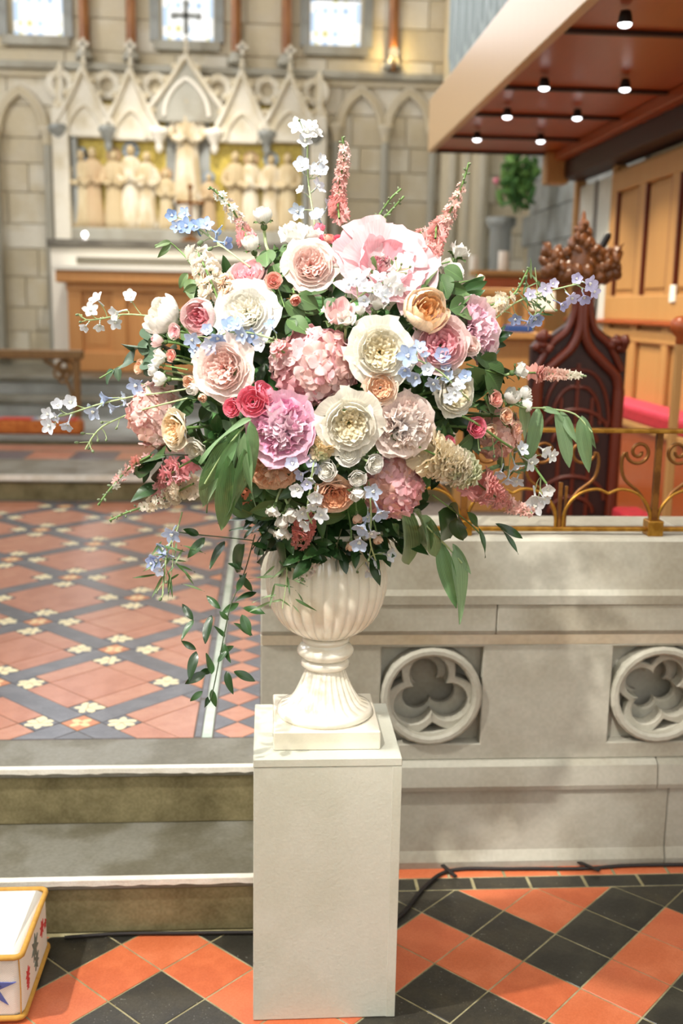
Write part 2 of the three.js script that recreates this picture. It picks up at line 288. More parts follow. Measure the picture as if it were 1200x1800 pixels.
const fleur = (() => {
  const n = 128, cv = document.createElement('canvas'); cv.width = cv.height = n; const g = cv.getContext('2d');
  g.fillStyle = '#5a5d66'; g.fillRect(0, 0, n, n); g.translate(n / 2, n / 2); g.rotate(Math.PI / 4); g.scale(1.4, 1.4); g.fillStyle = '#e6dab0';
  const petal = (a, l, w) => { g.save(); g.rotate(a); g.beginPath(); g.moveTo(0, 4); g.bezierCurveTo(w, -l * 0.35, w, -l * 0.75, 0, -l); g.bezierCurveTo(-w, -l * 0.75, -w, -l * 0.35, 0, 4); g.fill(); g.restore(); };
  petal(0, 60, 24); petal(1.05, 52, 18); petal(-1.05, 52, 18); petal(Math.PI, 46, 16); petal(2.2, 40, 13); petal(-2.2, 40, 13);
  for (const s of [-1, 1]) { g.beginPath(); g.arc(s * 34, 12, 11, 0, 7); g.fill(); }
  g.strokeStyle = '#7a6a48'; g.lineWidth = 2.5; for (const a of [0.5, -0.5, 1.7, -1.7]) { g.beginPath(); g.moveTo(0, 0); g.lineTo(30 * Math.sin(a), -30 * Math.cos(a)); g.stroke(); }
  const t = new THREE.CanvasTexture(cv); t.colorSpace = THREE.SRGBColorSpace; return t;
})();
const rosette = (() => {
  const n = 64, cv = document.createElement('canvas'); cv.width = cv.height = n; const g = cv.getContext('2d');
  g.fillStyle = '#c07a50'; g.fillRect(0, 0, n, n); g.fillStyle = '#e2c38f'; g.translate(32, 32);
  for (let k = 0; k < 4; k++) { g.rotate(Math.PI / 2); g.beginPath(); g.ellipse(0, -15, 9, 13, 0, 0, 7); g.fill(); } g.fillStyle = '#c07a50'; g.beginPath(); g.arc(0, 0, 5, 0, 7); g.fill();
  const t = new THREE.CanvasTexture(cv); t.colorSpace = THREE.SRGBColorSpace; return t;
})();
const fleurM = M({ map: fleur, roughness: 0.36 }), rosetteM = M({ map: rosette, roughness: 0.36 });
function squareTile(s) { const g = tileGeo([[s / 2, s / 2], [s / 2, -s / 2], [-s / 2, -s / 2], [-s / 2, s / 2]].reverse(), 0.008), p = g.attributes.position, uv = g.attributes.uv; for (let i = 0; i < uv.count; i++) uv.setXY(i, p.getX(i) / s + 0.5, 0.5 - p.getZ(i) / s); return g; }
const gSmall = squareTile(B), R4 = [-2.35, -0.213, -6.62, -2.907], inR = (x, z, m) => x - m > R4[0] && x + m < R4[1] && z - m > R4[2] && z + m < R4[3];
reseed(41);
const diamond = (x, z, w, h) => [[-w / 2, -h / 2], [w / 2, -h / 2], [w / 2, h / 2], [-w / 2, h / 2]].map(([u, v]) => { const r = rot(u, v); return [x + r[0], z + r[1]]; }).reverse();
for (let i = -6; i <= 2; i++) for (let j = -10; j <= 4; j++) {
  const x = cN[0] + i * H2, z = cN[1] + j * H2;
  if (x < R4[0] - 0.4 || x > R4[1] + 0.4 || z < R4[2] - 0.4 || z > R4[3] + 0.4) continue;
  if ((i + j) % 2 === 0) {            // crossing: rosette, four fleur tiles, two dark bands
    const put = (px, pz, m, turn) => { if (inR(px, pz, B * 0.72)) { const t = part('tile', gSmall, m, chFloor, px, Y2, pz); t.rotation.y = turn; } else polyTile(diamond(px, pz, B, B), Y2, m === fleurM ? pick(chDark) : m, chFloor, R4); };
    put(x, z, rosetteM, Math.PI / 4);
    const o = B * Math.SQRT2; put(x, z - o, fleurM, Math.PI / 4 - Math.PI / 2); put(x, z + o, fleurM, Math.PI / 4 + Math.PI / 2); put(x + o, z, fleurM, -3 * Math.PI / 4 + Math.PI / 2 - Math.PI / 2); put(x - o, z, fleurM, Math.PI / 4);
    const L = S - B, [ax, az] = rot(S / 2, 0), [bx, bz] = rot(0, S / 2);
    polyTile(diamond(x + ax, z + az, L, B), Y2, pick(chDark), chFloor, R4); polyTile(diamond(x + bx, z + bz, B, L), Y2, pick(chDark), chFloor, R4);
  } else {                             // terracotta field between the bands
    const a = (S - B) / 2, c = a - B;
    const at = pts => pts.map(([u, v]) => { const r = rot(u, v); return [x + r[0], z + r[1]]; }).reverse();
    if (z > -4.3) { polyTile(at([[-c, -c], [c, -c], [c, c], [-c, c]]), Y2, pick(chOrange), chFloor, R4); for (const [u, v] of [[1, 0], [-1, 0], [0, 1], [0, -1]]) { const m = (a + c) / 2, q = (a - c) / 2; polyTile(at(u ? [[u * m - q, -c], [u * m + q, -c], [u * m + q, c], [u * m - q, c]] : [[-c, v * m - q], [c, v * m - q], [c, v * m + q], [-c, v * m + q]]), Y2, pick(chOrange), chFloor, R4); } }
    else polyTile(at([[-c, -a], [c, -a], [c, -c], [a, -c], [a, c], [c, c], [c, a], [-c, a], [-c, c], [-a, c], [-a, -c], [-c, -c]]), Y2, pick(chOrange), chFloor, R4);
  }
}
const border = structGroup('trim_1', [-0.12, Y2, -4.7]);
part('marble_strip', bar(-0.19, -0.16, Y2 - 0.01, Y2 + 0.001, -6.62, -2.907, 0.001), mat.marble, border);
for (let z = -6.62; z < -2.95; z += 0.31) part('tile', tileGeo([[-0.0095, -0.15], [0.0095, -0.15], [0.0095, 0.15], [-0.0095, 0.15]].reverse(), 0.008), pick(chDark), border, -0.2015, Y2, Math.min(z + 0.15, -3.06));
const bx0 = -0.157, bx1 = -0.022, bc = (bx0 + bx1) / 2, bh = 0.1355, B4 = [bx0, bx1, -6.62, -2.907];
for (let k = 0; k < 29; k++) {
  const z = -3.091 - bh / 2 + bh * 2 - k * bh + bh / 2, w = (bx1 - bx0) / 2;
  polyTile([[bc + w, z], [bc, z + bh / 2], [bc - w, z], [bc, z - bh / 2]].reverse(), Y2, pick(chOrange), border, B4);
  for (const s of [-1, 1]) polyTile([[bc + s * w, z], [bc + s * w, z - bh], [bc, z - bh / 2]], Y2, pick(chDark), border, B4);
}
// ---------------------------------------------------------------- steps up to the altar
const altarSteps = [[-6.665, -8.16, 0.317, 0.479], [-8.16, -9.5, 0.479, 0.548], [-9.5, -10.1, 0.548, 0.7], [-10.1, -12.4, 0.7, 0.855]];
altarSteps.forEach(([z0, z1, y0, y1], i) => {
  const s = thing('stone_step', ['wide stone step with a white edge rising from the patterned tiles', 'shallow stone step under the altar rail', 'grey stone step behind the altar rail', 'topmost grey stone step carrying the altar'][i], 'step', [-1, y0, z0], undefined, 'structure');
  part('riser', bar(-4.4, 2.4, y0 - 0.05, y1 - 0.03, z0 - 0.1, z0 - 0.02, 0), i < 2 ? mat.riser : mat.greyStone, s);
  part('tread', bar(-4.4, 2.4, y1 - 0.05, y1, z1, z0, 0.01), i === 1 ? mat.greyStone : mat.tread, s);
  if (i === 0) { part('painted_edge', bar(-4.4, 2.4, y1 - 0.035, y1 + 0.002, z0 - 0.006, z0 + 0.003, 0), mat.nosing, s);
    for (let k = 0; k < 14; k++) part('tile', box(0.3, 0.006, 0.36, 0.002), k % 2 ? pick(chDark) : pick(chOrange), s, -3.4 + k * 0.31, y1, -7.55); 
    part('tile_band', bar(-4.4, 2.4, y1 - 0.002, y1 + 0.002, -8.1, -7.8, 0), chOrange[1], s); }
});

// ---------------------------------------------------------------- stone screen wall with carved roundels
const ZW = -2.72, sw0 = -0.018, sw1 = 2.3;
const screen = thing('stone_screen_wall', 'low cream stone wall with carved tracery roundels carrying the brass rail', 'wall', [1.1, 0, ZW], undefined, 'structure');
const crossBar = (pts, m, name, x0 = sw0, x1 = sw1) => part(name, prism(pts, x1 - x0, 0.003).rotateY(Math.PI / 2).translate(x0, 0, 0), m, screen);
// outlines in (-z, y): rotateY(90) sends local x to -z
const prof = list => list.map(([z, y]) => [-z, y]);
for (const [a, b] of [[sw0, 1.17], [1.172, sw1]]) crossBar(prof([[ZW - 0.33, 0.775], [ZW + 0.012, 0.775], [ZW + 0.014, 0.80], [ZW + 0.004, 0.815], [ZW - 0.012, 0.945], [ZW - 0.03, 0.952], [ZW - 0.33, 0.952]]), mat.cream, 'coping', a, b);
for (const [a, b] of [[sw0, 0.62], [0.622, 1.5], [1.502, sw1]]) crossBar(prof([[ZW - 0.3, 0.688], [ZW + 0.002, 0.688], [ZW + 0.008, 0.7], [ZW + 0.008, 0.774], [ZW - 0.3, 0.774]]), mat.cream, 'upper_course', a, b);
crossBar(prof([[ZW - 0.3, 0.655], [ZW - 0.012, 0.655], [ZW + 0.001, 0.687], [ZW - 0.3, 0.687]]), mat.ashlar[0], 'chamfer_course');
for (const [a, b] of [[sw0, 1.1], [1.102, sw1]]) crossBar(prof([[ZW - 0.3, 0.236], [ZW + 0.016, 0.236], [ZW + 0.02, 0.25], [ZW + 0.012, 0.306], [ZW - 0.004, 0.317], [ZW - 0.3, 0.317]]), mat.cream, 'base_moulding', a, b);
for (const [a, b] of [[sw0, 1.14], [1.142, sw1]]) crossBar(prof([[ZW - 0.3, 0], [ZW + 0.014, 0], [ZW + 0.016, 0.02], [ZW + 0.004, 0.05], [ZW + 0.002, 0.235], [ZW - 0.3, 0.235]]), mat.cream, 'base_course', a, b);
// the panel course is pierced by square recesses with a roundel in each
const rc = [[0.452, 0.506, 3], [1.098, 0.506, 4], [1.744, 0.506, 3]], RS = 0.141;
const panelShape = shape([[sw0, 0.317], [sw1, 0.317], [sw1, 0.655], [sw0, 0.655]]);
for (const [x, y] of rc) panelShape.holes.push(shape([[x - RS, y - RS], [x - RS, y + RS], [x + RS, y + RS], [x + RS, y - RS]]));
part('panel_course', prism(panelShape, 0.143, 0.003).translate(0, 0, ZW - 0.155), mat.cream, screen);
part('recess_back', bar(sw0, sw1, 0.317, 0.688, ZW - 0.3, ZW - 0.156, 0), mat.cream, screen);
function lobes(n, R, r, turn, path) {        // foil outline
  const pts = [], N = 14; for (let k = 0; k < n; k++) { const a = turn + k * 2 * Math.PI / n, q = Math.PI / n, t = R * Math.cos(q) + Math.sqrt(Math.max(0, r * r - (R * Math.sin(q)) ** 2)), h = Math.atan2(t * Math.sin(q), t * Math.cos(q) - R) - 0.02; for (let i = 0; i <= N; i++) { const b = a - h + 2 * h * i / N; pts.push([R * Math.cos(a) + r * Math.cos(b), R * Math.sin(a) + r * Math.sin(b)]); } }
  return pts;
}
for (const [x, y, n] of rc) {
  const g = new THREE.Group(); g.name = 'roundel'; g.position.set(x, y, ZW).sub(screen.position); screen.add(g);
  { const sp = shape([[-RS, -RS], [RS, -RS], [RS, RS], [-RS, RS]]), hp = new THREE.Path(); ring(hp, 0, 0, RS * 0.93, true); sp.holes.push(hp); sub('spandrel_plate', prism(sp, 0.03, 0).translate(0, 0, -0.085), mat.cream, g); }
  const rim = new THREE.Shape(); ring(rim, 0, 0, RS); const h1 = new THREE.Path(); ring(h1, 0, 0, RS * 0.83, true); rim.holes.push(h1);
  sub('rim', prism(rim, 0.055, 0.007).translate(0, 0, -0.055), mat.cream, g);
  const turn = Math.PI / 2 + (n === 4 ? -0.5 : 0.1), disc = new THREE.Shape(); ring(disc, 0, 0, RS * 0.9);
  disc.holes.push(shape(lobes(n, RS * 0.41, RS * (n === 3 ? 0.39 : 0.31), turn).reverse()));
  for (let k = 0; k < n; k++) { const a = turn + Math.PI / n + k * 2 * Math.PI / n, c = [Math.cos(a), Math.sin(a)], t = [-c[1], c[0]], q = (r, s) => [c[0] * r * RS + t[0] * s * RS, c[1] * r * RS + t[1] * s * RS]; disc.holes.push(shape([q(0.6, 0), q(0.7, 0.14), q(0.77, 0.27), q(0.8, 0), q(0.77, -0.27), q(0.7, -0.14)].reverse())); }
  sub('tracery', prism(disc, 0.05, 0.003).translate(0, 0, -0.078), mat.cream, g);
  const in2 = new THREE.Shape(); ring(in2, 0, 0, RS * 0.88); in2.holes.push(shape(lobes(n, RS * 0.3, RS * (n === 3 ? 0.275 : 0.225), turn + 0.12).reverse()));
  sub('inner_tracery', prism(in2, 0.028, 0.005).translate(0, 0, -0.118), mat.cream, g);
}
// ---------------------------------------------------------------- plinth, urn
const PX = 0.129, PZ = -2.238, PT = 0.619;
const paintWhite = M({ map: rep(blotch(0xd6d7c8, 0xcecfbe, 5, 141, 4), 2, 2), bumpMap: bumpFine, bumpScale: 0.0004, roughness: 0.55 });
const plinth = thing('plinth', 'plain cream painted box plinth standing on the tiles under the urn', 'plinth', [PX, 0, PZ]);
part('body', bar(PX - 0.157, PX + 0.157, 0.001, PT - 0.0185, PZ - 0.157, PZ + 0.157, 0.002), paintWhite, plinth);
part('top_board', bar(PX - 0.158, PX + 0.158, PT - 0.018, PT, PZ - 0.158, PZ + 0.158, 0.002), paintWhite, plinth);
part('side_board', bar(PX + 0.1385, PX + 0.1585, 0.001, PT - 0.0188, PZ - 0.1578, PZ + 0.1578, 0.001), paintWhite, plinth);
const glaze = new THREE.MeshPhysicalMaterial({ map: rep(blotch(0xefe9d8, 0xe4dcc6, 4, 143, 4), 3, 3), roughness: 0.22, clearcoat: 0.9, clearcoatRoughness: 0.08 });
const urn = thing('urn', 'glossy cream ceramic urn with a fluted bowl and ribbed foot on the plinth', 'urn', [PX, PT, PZ]);
part('base_plate', bar(PX - 0.116, PX + 0.116, PT, PT + 0.043, PZ - 0.114, PZ + 0.114, 0.004), glaze, urn);
function fluted(pts, seg, n, depth, phase = 0) {      // lathe whose radius is scalloped between given heights
  const g = lathe(pts, seg), p = g.attributes.position;
  for (let i = 0; i < p.count; i++) { const x = p.getX(i), y = p.getY(i), z = p.getZ(i), r = Math.hypot(x, z); if (r < 1e-5) continue; const a = Math.atan2(z, x), d = depth(y, r) * (1 - Math.pow(Math.abs(Math.sin(a * n / 2 + phase)), 0.7)); p.setXYZ(i, x * (r - d) / r, y, z * (r - d) / r); }
  g.computeVertexNormals(); return g;
}
const fl = [];
fl.push([0, 0.043], [0.106, 0.043], [0.109, 0.05], [0.106, 0.058], [0.1, 0.06]);
for (let i = 0; i <= 12; i++) { const t = i / 12; fl.push([0.098 - 0.056 * Math.pow(t, 0.55), 0.061 + 0.092 * t]); }
part('foot', fluted(fl, 192, 24, (y) => 0.0075 * sstep(0.058, 0.068, y) * (1 - sstep(0.12, 0.15, y)), 0.3), glaze, urn, PX, PT, PZ);
part('stem', lathe([[0.042, 0.15], [0.05, 0.152], [0.055, 0.158], [0.053, 0.166], [0.046, 0.17], [0.046, 0.173], [0.055, 0.176], [0.063, 0.185], [0.063, 0.193], [0.056, 0.202], [0.048, 0.205], [0.049, 0.21], [0.053, 0.214], [0.05, 0.222], [0.04, 0.224]], 64), glaze, urn, PX, PT, PZ);
const bw = [[0.0, 0.222], [0.045, 0.222]];
for (const [r, y] of [[0.05, 0.2245], [0.07, 0.233], [0.09, 0.246], [0.106, 0.262], [0.118, 0.282], [0.127, 0.305], [0.1325, 0.33], [0.1345, 0.355], [0.133, 0.38], [0.128, 0.402], [0.121, 0.42], [0.116, 0.433]]) bw.push([r, y]);
bw.push([0.117, 0.445], [0.121, 0.456], [0.135, 0.464], [0.142, 0.47], [0.14, 0.477], [0.13, 0.476], [0.11, 0.45], [0.1, 0.42]);
part('bowl', fluted(bw, 240, 30, (y, r) => 0.006 * sstep(0.228, 0.25, y) * (1 - sstep(0.4, 0.43, y))), glaze, urn, PX, PT, PZ);

// ---------------------------------------------------------------- hassock
const needle = M({ map: rep(tex(128, (u, v) => { const w = 0.5 + 0.5 * Math.sin(u * Math.PI * 64) * Math.sin(v * Math.PI * 64); return rgb(0xefe9dc, 0.93 + 0.07 * w); }), 6, 6), bumpMap: rep(tex(64, (u, v) => { const c = 128 + 120 * Math.sin(u * Math.PI * 32) * Math.sin(v * Math.PI * 32); return [c, c, c]; }, false), 12, 12), bumpScale: 0.0012, roughness: 0.95 });
const gold = M({ map: rep(blotch(0xd0a24a, 0xb98735, 16, 151, 16), 10, 10), roughness: 0.8 });
const hk = thing('hassock', 'white needlepoint kneeling hassock with gold piping and blue and red embroidery', 'hassock', [-0.7, 0, -2.235]);
const hx0 = -0.86, hx1 = -0.531, hz0 = -2.372, hz1 = -2.098, hh = 0.165;
part('cushion_body', box(hx1 - hx0, hh, hz1 - hz0, 0.022).translate((hx0 + hx1) / 2, hh / 2 + 0.001, (hz0 + hz1) / 2), needle, hk);
for (const y of [hh - 0.006, 0.012]) {
  const q = [], e = 0.012; for (const [x, z] of [[hx0, hz0], [hx1, hz0], [hx1, hz1], [hx0, hz1]]) { const cx = x === hx0 ? x + e : x - e, cz = z === hz0 ? z + e : z - e; q.push(x === hx0 === (z === hz0) ? V(x, y, cz) : V(cx, y, z), x === hx0 === (z === hz0) ? V(cx, y, z) : V(x, y, cz)); }
  const loop = new THREE.CatmullRomCurve3(q, true, 'catmullrom', 0.05); part('piping', new THREE.TubeGeometry(loop, 120, 0.0065, 8, true), gold, hk);
}
part('corner_seam', tube([[hx1 - 0.006, hh - 0.01, hz1 - 0.004], [hx1 - 0.004, hh / 2, hz1 - 0.002], [hx1 - 0.006, 0.012, hz1 - 0.004]], 0.0015, 8, 5), gold, hk);
const star = (n, r0, r1, c = 0) => { const p = []; for (let i = 0; i < 2 * n; i++) { const r = i % 2 ? r0 : r1, a = i * Math.PI / n + c; p.push([r * Math.cos(a), r * Math.sin(a)]); } return p; };
const thread = h => M({ color: h, roughness: 0.95 });
const bluT = thread(0x5a63a0), redT = thread(0xc2403c), grnT = thread(0x6d7468), dkT = thread(0x35324a);
const stitch = (pts, m, x, y, z, side) => { const g = prism(pts, 0.004, 0.001); if (side) g.rotateY(Math.PI / 2); part('embroidery', g, m, hk, x, y, z); };
stitch(star(6, 0.02, 0.058, 0.2), bluT, -0.6, 0.088, hz1 - 0.002); stitch(star(6, 0.012, 0.026, 0.2), dkT, -0.6, 0.088, hz1); stitch(star(5, 0.006, 0.016), redT, -0.66, 0.04, hz1 - 0.001);
for (const [z, y, m, r] of [[-2.15, 0.082, redT, 0.02], [-2.15, 0.06, redT, 0.014], [-2.225, 0.1, grnT, 0.034], [-2.235, 0.06, grnT, 0.024], [-2.3, 0.1, redT, 0.022], [-2.335, 0.09, redT, 0.012]]) stitch(star(7, r * 0.45, r, z * 9), m, hx1 - 0.002, y, z, true);
stitch(star(5, 0.005, 0.014), redT, -0.635, hh - 0.0, -2.2);

// ---------------------------------------------------------------- cable along the foot of the wall
const cableM = M({ color: 0x1a1412, roughness: 0.6 });
solo('cable', tube([[0.2, 0.006, -2.44], [0.29, 0.006, -2.42], [0.35, 0.006, -2.47], [0.43, 0.006, -2.6], [0.51, 0.006, -2.682], [0.7, 0.006, -2.687], [0.91, 0.006, -2.682], [1.02, 0.006, -2.692], [1.3, 0.006, -2.69], [2.2, 0.006, -2.692]], 0.0055, 120, 6), cableM, 'black electric cable run along the foot of the stone wall', 'cable');
for (const [x, z, t] of [[0.51, -2.672, 0.9], [0.912, -2.682, 1.25]]) { const g = box(0.012, 0.004, 0.07, 0.001).rotateY(t - 0.5).translate(x, 0.0125, z); solo('cable_tie', g, cableM, x < 0.6 ? 'black tape tab holding the cable where it bends from the wall' : 'black tape tab holding the cable midway along the wall', 'tape'); }
solo('cable', tube([[-0.5, 0.006, -2.405], [-0.38, 0.006, -2.415], [-0.2, 0.006, -2.412], [0.1, 0.006, -2.405]], 0.005, 40, 6), cableM, 'black electric cable lying along the foot of the painted step', 'cable');

// ---------------------------------------------------------------- brass communion rail on the wall
const ZB = -2.79, railTop = 1.241, railLow = 0.968;
const rail = thing('brass_rail', 'brass rail of scrolled bars on square feet along the stone wall top', 'railing', [1.1, 0.95, ZB]);
part('top_bar', bar(0.02, 2.3, railTop - 0.006, railTop + 0.006, ZB - 0.016, ZB + 0.016, 0.003), mat.brass, rail);
part('bottom_bar', bar(0.02, 2.3, railLow - 0.006, railLow + 0.006, ZB - 0.01, ZB + 0.01, 0.003), mat.brass, rail);
const spiral = (cx, cy, r, turns, dir, a0) => { const p = []; for (let i = 0; i <= 30; i++) { const t = i / 30, a = a0 + dir * turns * 2 * Math.PI * t, q = r * (0.22 + 0.78 * t); p.push(V(cx + q * Math.cos(a), cy + q * Math.sin(a), ZB)); } return p; };
const ribbon = (pts, w = 0.006) => tube(pts, w, 64, 6);
for (let k = 0; k < 8; k++) {
  const x = 1.064 + (k - 4) * 0.266, standard = k % 2 === 0;
  part(standard ? 'standard' : 'baluster', standard ? bar(x - 0.009, x + 0.009, railLow, railTop, ZB - 0.009, ZB + 0.009, 0.003) : bar(x - 0.005, x + 0.005, railLow, railLow + 0.13, ZB - 0.006, ZB + 0.006, 0.002), mat.brassDull, rail);
  if (!standard) part('baluster', bar(x + 0.012, x + 0.02, railLow, railLow + 0.12, ZB - 0.005, ZB + 0.005, 0.002), mat.brassDull, rail);
  if (standard) { const f = part('foot', bar(x - 0.022, x + 0.022, 0.951, 0.995, ZB - 0.022, ZB + 0.026, 0.004), mat.brass, rail); }
  for (const s of [-1, 1]) {
    const sp = spiral(x + s * 0.055, railTop - 0.058, 0.036, 1.5, s, s > 0 ? Math.PI : 0).map(p => p);
    const end = sp[sp.length - 1];
    part('scroll', ribbon([...sp, V(x + s * 0.1, railTop - 0.075, ZB), V(x + s * 0.092, railTop - 0.13, ZB), V(x + s * 0.045, railLow + 0.1, ZB), V(x + s * 0.012, railLow + 0.04, ZB), V(x + s * 0.008, railLow, ZB)], 0.005), mat.brassDull, rail);
    part('scroll', ribbon([V(x + s * 0.01, railLow, ZB + 0.004), V(x + s * 0.015, railLow + 0.055, ZB + 0.004), V(x + s * 0.05, railLow + 0.098, ZB + 0.004), V(x + s * 0.1, railLow + 0.112, ZB + 0.004), V(x + s * 0.133, railLow + 0.1, ZB + 0.004)], 0.0045), mat.brass, rail);
  }
}

// ---------------------------------------------------------------- carved stall end
const ZS = -4.6, SX = 1.364, stall = thing('carved_bench_end', 'dark carved wooden bench end with ogee arch and leafy finial behind the rail', 'bench end', [SX, Y2, ZS]);
const hw = 0.214, half = [[hw, Y2], [hw, 1.4], [hw - 0.03, 1.43], [0.12, 1.455], [0.06, 1.5], [0.036, 1.56], [0.034, 1.66]];
const outline = [...half.map(([x, y]) => [x, y]), ...half.slice().reverse().map(([x, y]) => [-x, y])];
part('board', prism(outline, 0.05, 0.005).translate(SX, 0, ZS - 0.05), mat.darkWood, stall);
const ogee = k => [[hw - 0.005 - k, 0.75], [hw - 0.005 - k, 1.26], [hw - 0.03 - k, 1.32], [0.11 - k * 0.5, 1.4 - k], [0.05 - k * 0.3, 1.45 - k * 1.1], [0.026, 1.53 - k], [0.024, 1.66]];
for (const s of [-1, 1]) {
  part('frame_moulding', tube([[SX + s * (hw - 0.03), Y2 + 0.02, ZS + 0.014], [SX + s * (hw - 0.03), 0.9, ZS + 0.014], [SX + s * (hw - 0.03), 1.22, ZS + 0.014]], 0.027, 30, 8), mat.carved, stall);
  part('frame_moulding', tube([[SX + s * (hw - 0.03), 1.2, ZS + 0.014], [SX + s * (hw - 0.045), 1.27, ZS + 0.014], [SX + s * 0.1, 1.34, ZS + 0.016], [SX + s * 0.04, 1.4, ZS + 0.016], [SX + s * 0.012, 1.47, ZS + 0.016], [SX + s * 0.01, 1.66, ZS + 0.01]], 0.022, 40, 8), mat.carved, stall);
  part('frame_moulding', tube([[SX + s * (hw - 0.02), 1.3, ZS + 0.01], [SX + s * 0.13, 1.41, ZS + 0.01], [SX + s * 0.065, 1.47, ZS + 0.01], [SX + s * 0.036, 1.55, ZS + 0.01], [SX + s * 0.034, 1.64, ZS + 0.01]], 0.016, 30, 8), mat.carved, stall);
  reseed(60 + s);
  const leafs = []; for (let i = 0; i < 16; i++) { const u = rnd(); leafs.push(new THREE.IcosahedronGeometry(rnd(0.014, 0.024), 1).scale(1, rnd(0.7, 1.2), 0.9).translate(SX + s * rnd(0.13, 0.205), 1.385 + rnd(0.07), ZS + rnd(0.0, 0.03))); }
  part('leaf_carving', join(leafs), mat.carved, stall);
  for (const [r, y] of [[0.13, 1.2], [0.09, 1.2]]) { const arc = []; for (let i = 0; i <= 10; i++) { const a = i / 10 * Math.PI * 0.55; arc.push(V(SX + s * (r * Math.cos(a) + 0.02), y - 0.14 + 0.24 * Math.sin(a) * r / 0.13, ZS + 0.006)); } part('tracery_rib', tube(arc, 0.009, 24, 6), mat.carved, stall); }
}
for (const [y, r] of [[1.02, 0.15], [0.98, 0.1], [0.72, 0.15], [0.66, 0.1], [0.5, 0.14]]) { const arc = []; for (let i = 0; i <= 16; i++) { const a = i / 16 * Math.PI; arc.push(V(SX + r * Math.cos(a), y + r * 0.7 * Math.sin(a), ZS + 0.006)); } part('tracery_rib', tube(arc, 0.01, 30, 6), mat.carved, stall); }
for (const dx of [-0.07, 0, 0.07]) part('tracery_rib', bar(SX + dx - 0.008, SX + dx + 0.008, Y2 + 0.03, 1.18 + (dx ? 0 : 0.15), ZS - 0.004, ZS + 0.01, 0.003), mat.carved, stall);
reseed(71);
const poppyM = M({ map: rep(grain(0x5a3216, 0x7a4a22, 67), 6, 3), roughness: 0.28 });
{
  const head = [], knob = (x, y, r, sy = 1) => head.push(new THREE.IcosahedronGeometry(r * 1.1, 1).scale(0.75, 1.35 * sy, 0.8).rotateZ(rnd(-0.9, 0.9)).rotateX(rnd(-0.6, 0.6)).translate(SX + x - 0.012, y, ZS - 0.02 + rnd(-0.02, 0.025)));
  for (let i = 0; i < 15; i++) { const t = i / 14; knob(mix(-0.15, 0.15, t), 1.715 + 0.012 * Math.cos(t * 12), 0.036, 0.8); }
  for (const s of [-1, 1]) for (let i = 0; i < 20; i++) knob(s * rnd(0.075, 0.165), rnd(1.73, 1.815), rnd(0.018, 0.028));
  for (let i = 0; i < 64; i++) { const t = rnd(), w = 0.066 * (1 - t * t) + 0.012; knob(rnd(-w, w), 1.71 + 0.215 * t, rnd(0.018, 0.028) * (1.1 - 0.5 * t)); }
  for (const s of [-1, 1]) head.push(new THREE.ConeGeometry(0.014, 0.05, 6).rotateZ(-s * 0.7).translate(SX + s * 0.165 - 0.012, 1.83, ZS));
  head.push(lathe([[0.0, 1.69], [0.06, 1.7], [0.066, 1.76], [0.05, 1.82], [0.035, 1.88], [0.012, 1.93], [0, 1.94]], 10).scale(1, 1, 0.6).translate(SX - 0.012, 0, ZS - 0.02), new THREE.SphereGeometry(1, 12, 8).scale(0.165, 0.045, 0.03).translate(SX - 0.012, 1.735, ZS - 0.02));
  part('finial', join(head), poppyM, stall);
  part('finial_spike', lathe([[0.022, 0], [0.026, 0.02], [0.012, 0.035], [0.008, 0.06], [0.0, 0.075]], 10), poppyM, stall, SX - 0.012, 1.91, ZS - 0.02);
  part('finial_neck', lathe([[0.03, 1.63], [0.042, 1.65], [0.03, 1.67], [0.05, 1.695], [0.03, 1.71]], 12), poppyM, stall, SX - 0.006, 0, ZS - 0.02);
}
// red hassock and white box between the stall and the wall
solo('red_kneeler', box(0.12, 0.2, 0.2, 0.015), mat.red, 'bright red kneeler standing beside the carved bench end', 'kneeler', 1.53, Y2 + 0.32, -4.25);
solo('kneeler_stand', box(0.16, 0.22, 0.24, 0.006), mat.darkWood, 'dark wooden stand under the red kneeler', 'stand', 1.53, Y2 + 0.11, -4.25);
solo('service_box', box(0.14, 0.3, 0.2, 0.01), mat.white, 'white box standing on the choir floor beside the red kneeler', 'box', 1.74, Y2 + 0.15, -4.75);

// ---------------------------------------------------------------- panelled back wall of the stalls
const XP = 2.42, pan = thing('stall_panelling', 'golden oak panelling with tall framed panels below the organ loft', 'panelling', [XP, Y2, -6], undefined, 'structure');
part('backing', bar(XP, XP + 0.06, Y2, 2.52, -7.45, -3.2, 0), mat.oak, pan);
const zs = [-7.45, -6.88, -6.31, -5.74, -5.17, -4.6, -4.03, -3.46];
for (const z of zs) part('stile', bar(XP - 0.035, XP, 1.4, 2.46, z - 0.055, z + 0.055, 0.012), mat.oak, pan);
for (const [y0, y1] of [[1.5, 1.66], [2.36, 2.5], [1.36, 1.44]]) part('rail', bar(XP - 0.04, XP + 0.001, y0, y1, -7.5, -3.2, 0.01), mat.oak, pan);
part('ledge', bar(XP - 0.08, XP, 1.475, 1.5, -8.4, -3.2, 0.008), mat.oakRed, pan);
for (const z of zs.slice(1)) { part('stile', bar(XP - 0.035, XP, 0.9, 1.4, z - 0.05, z + 0.05, 0.012), mat.oak, pan); }
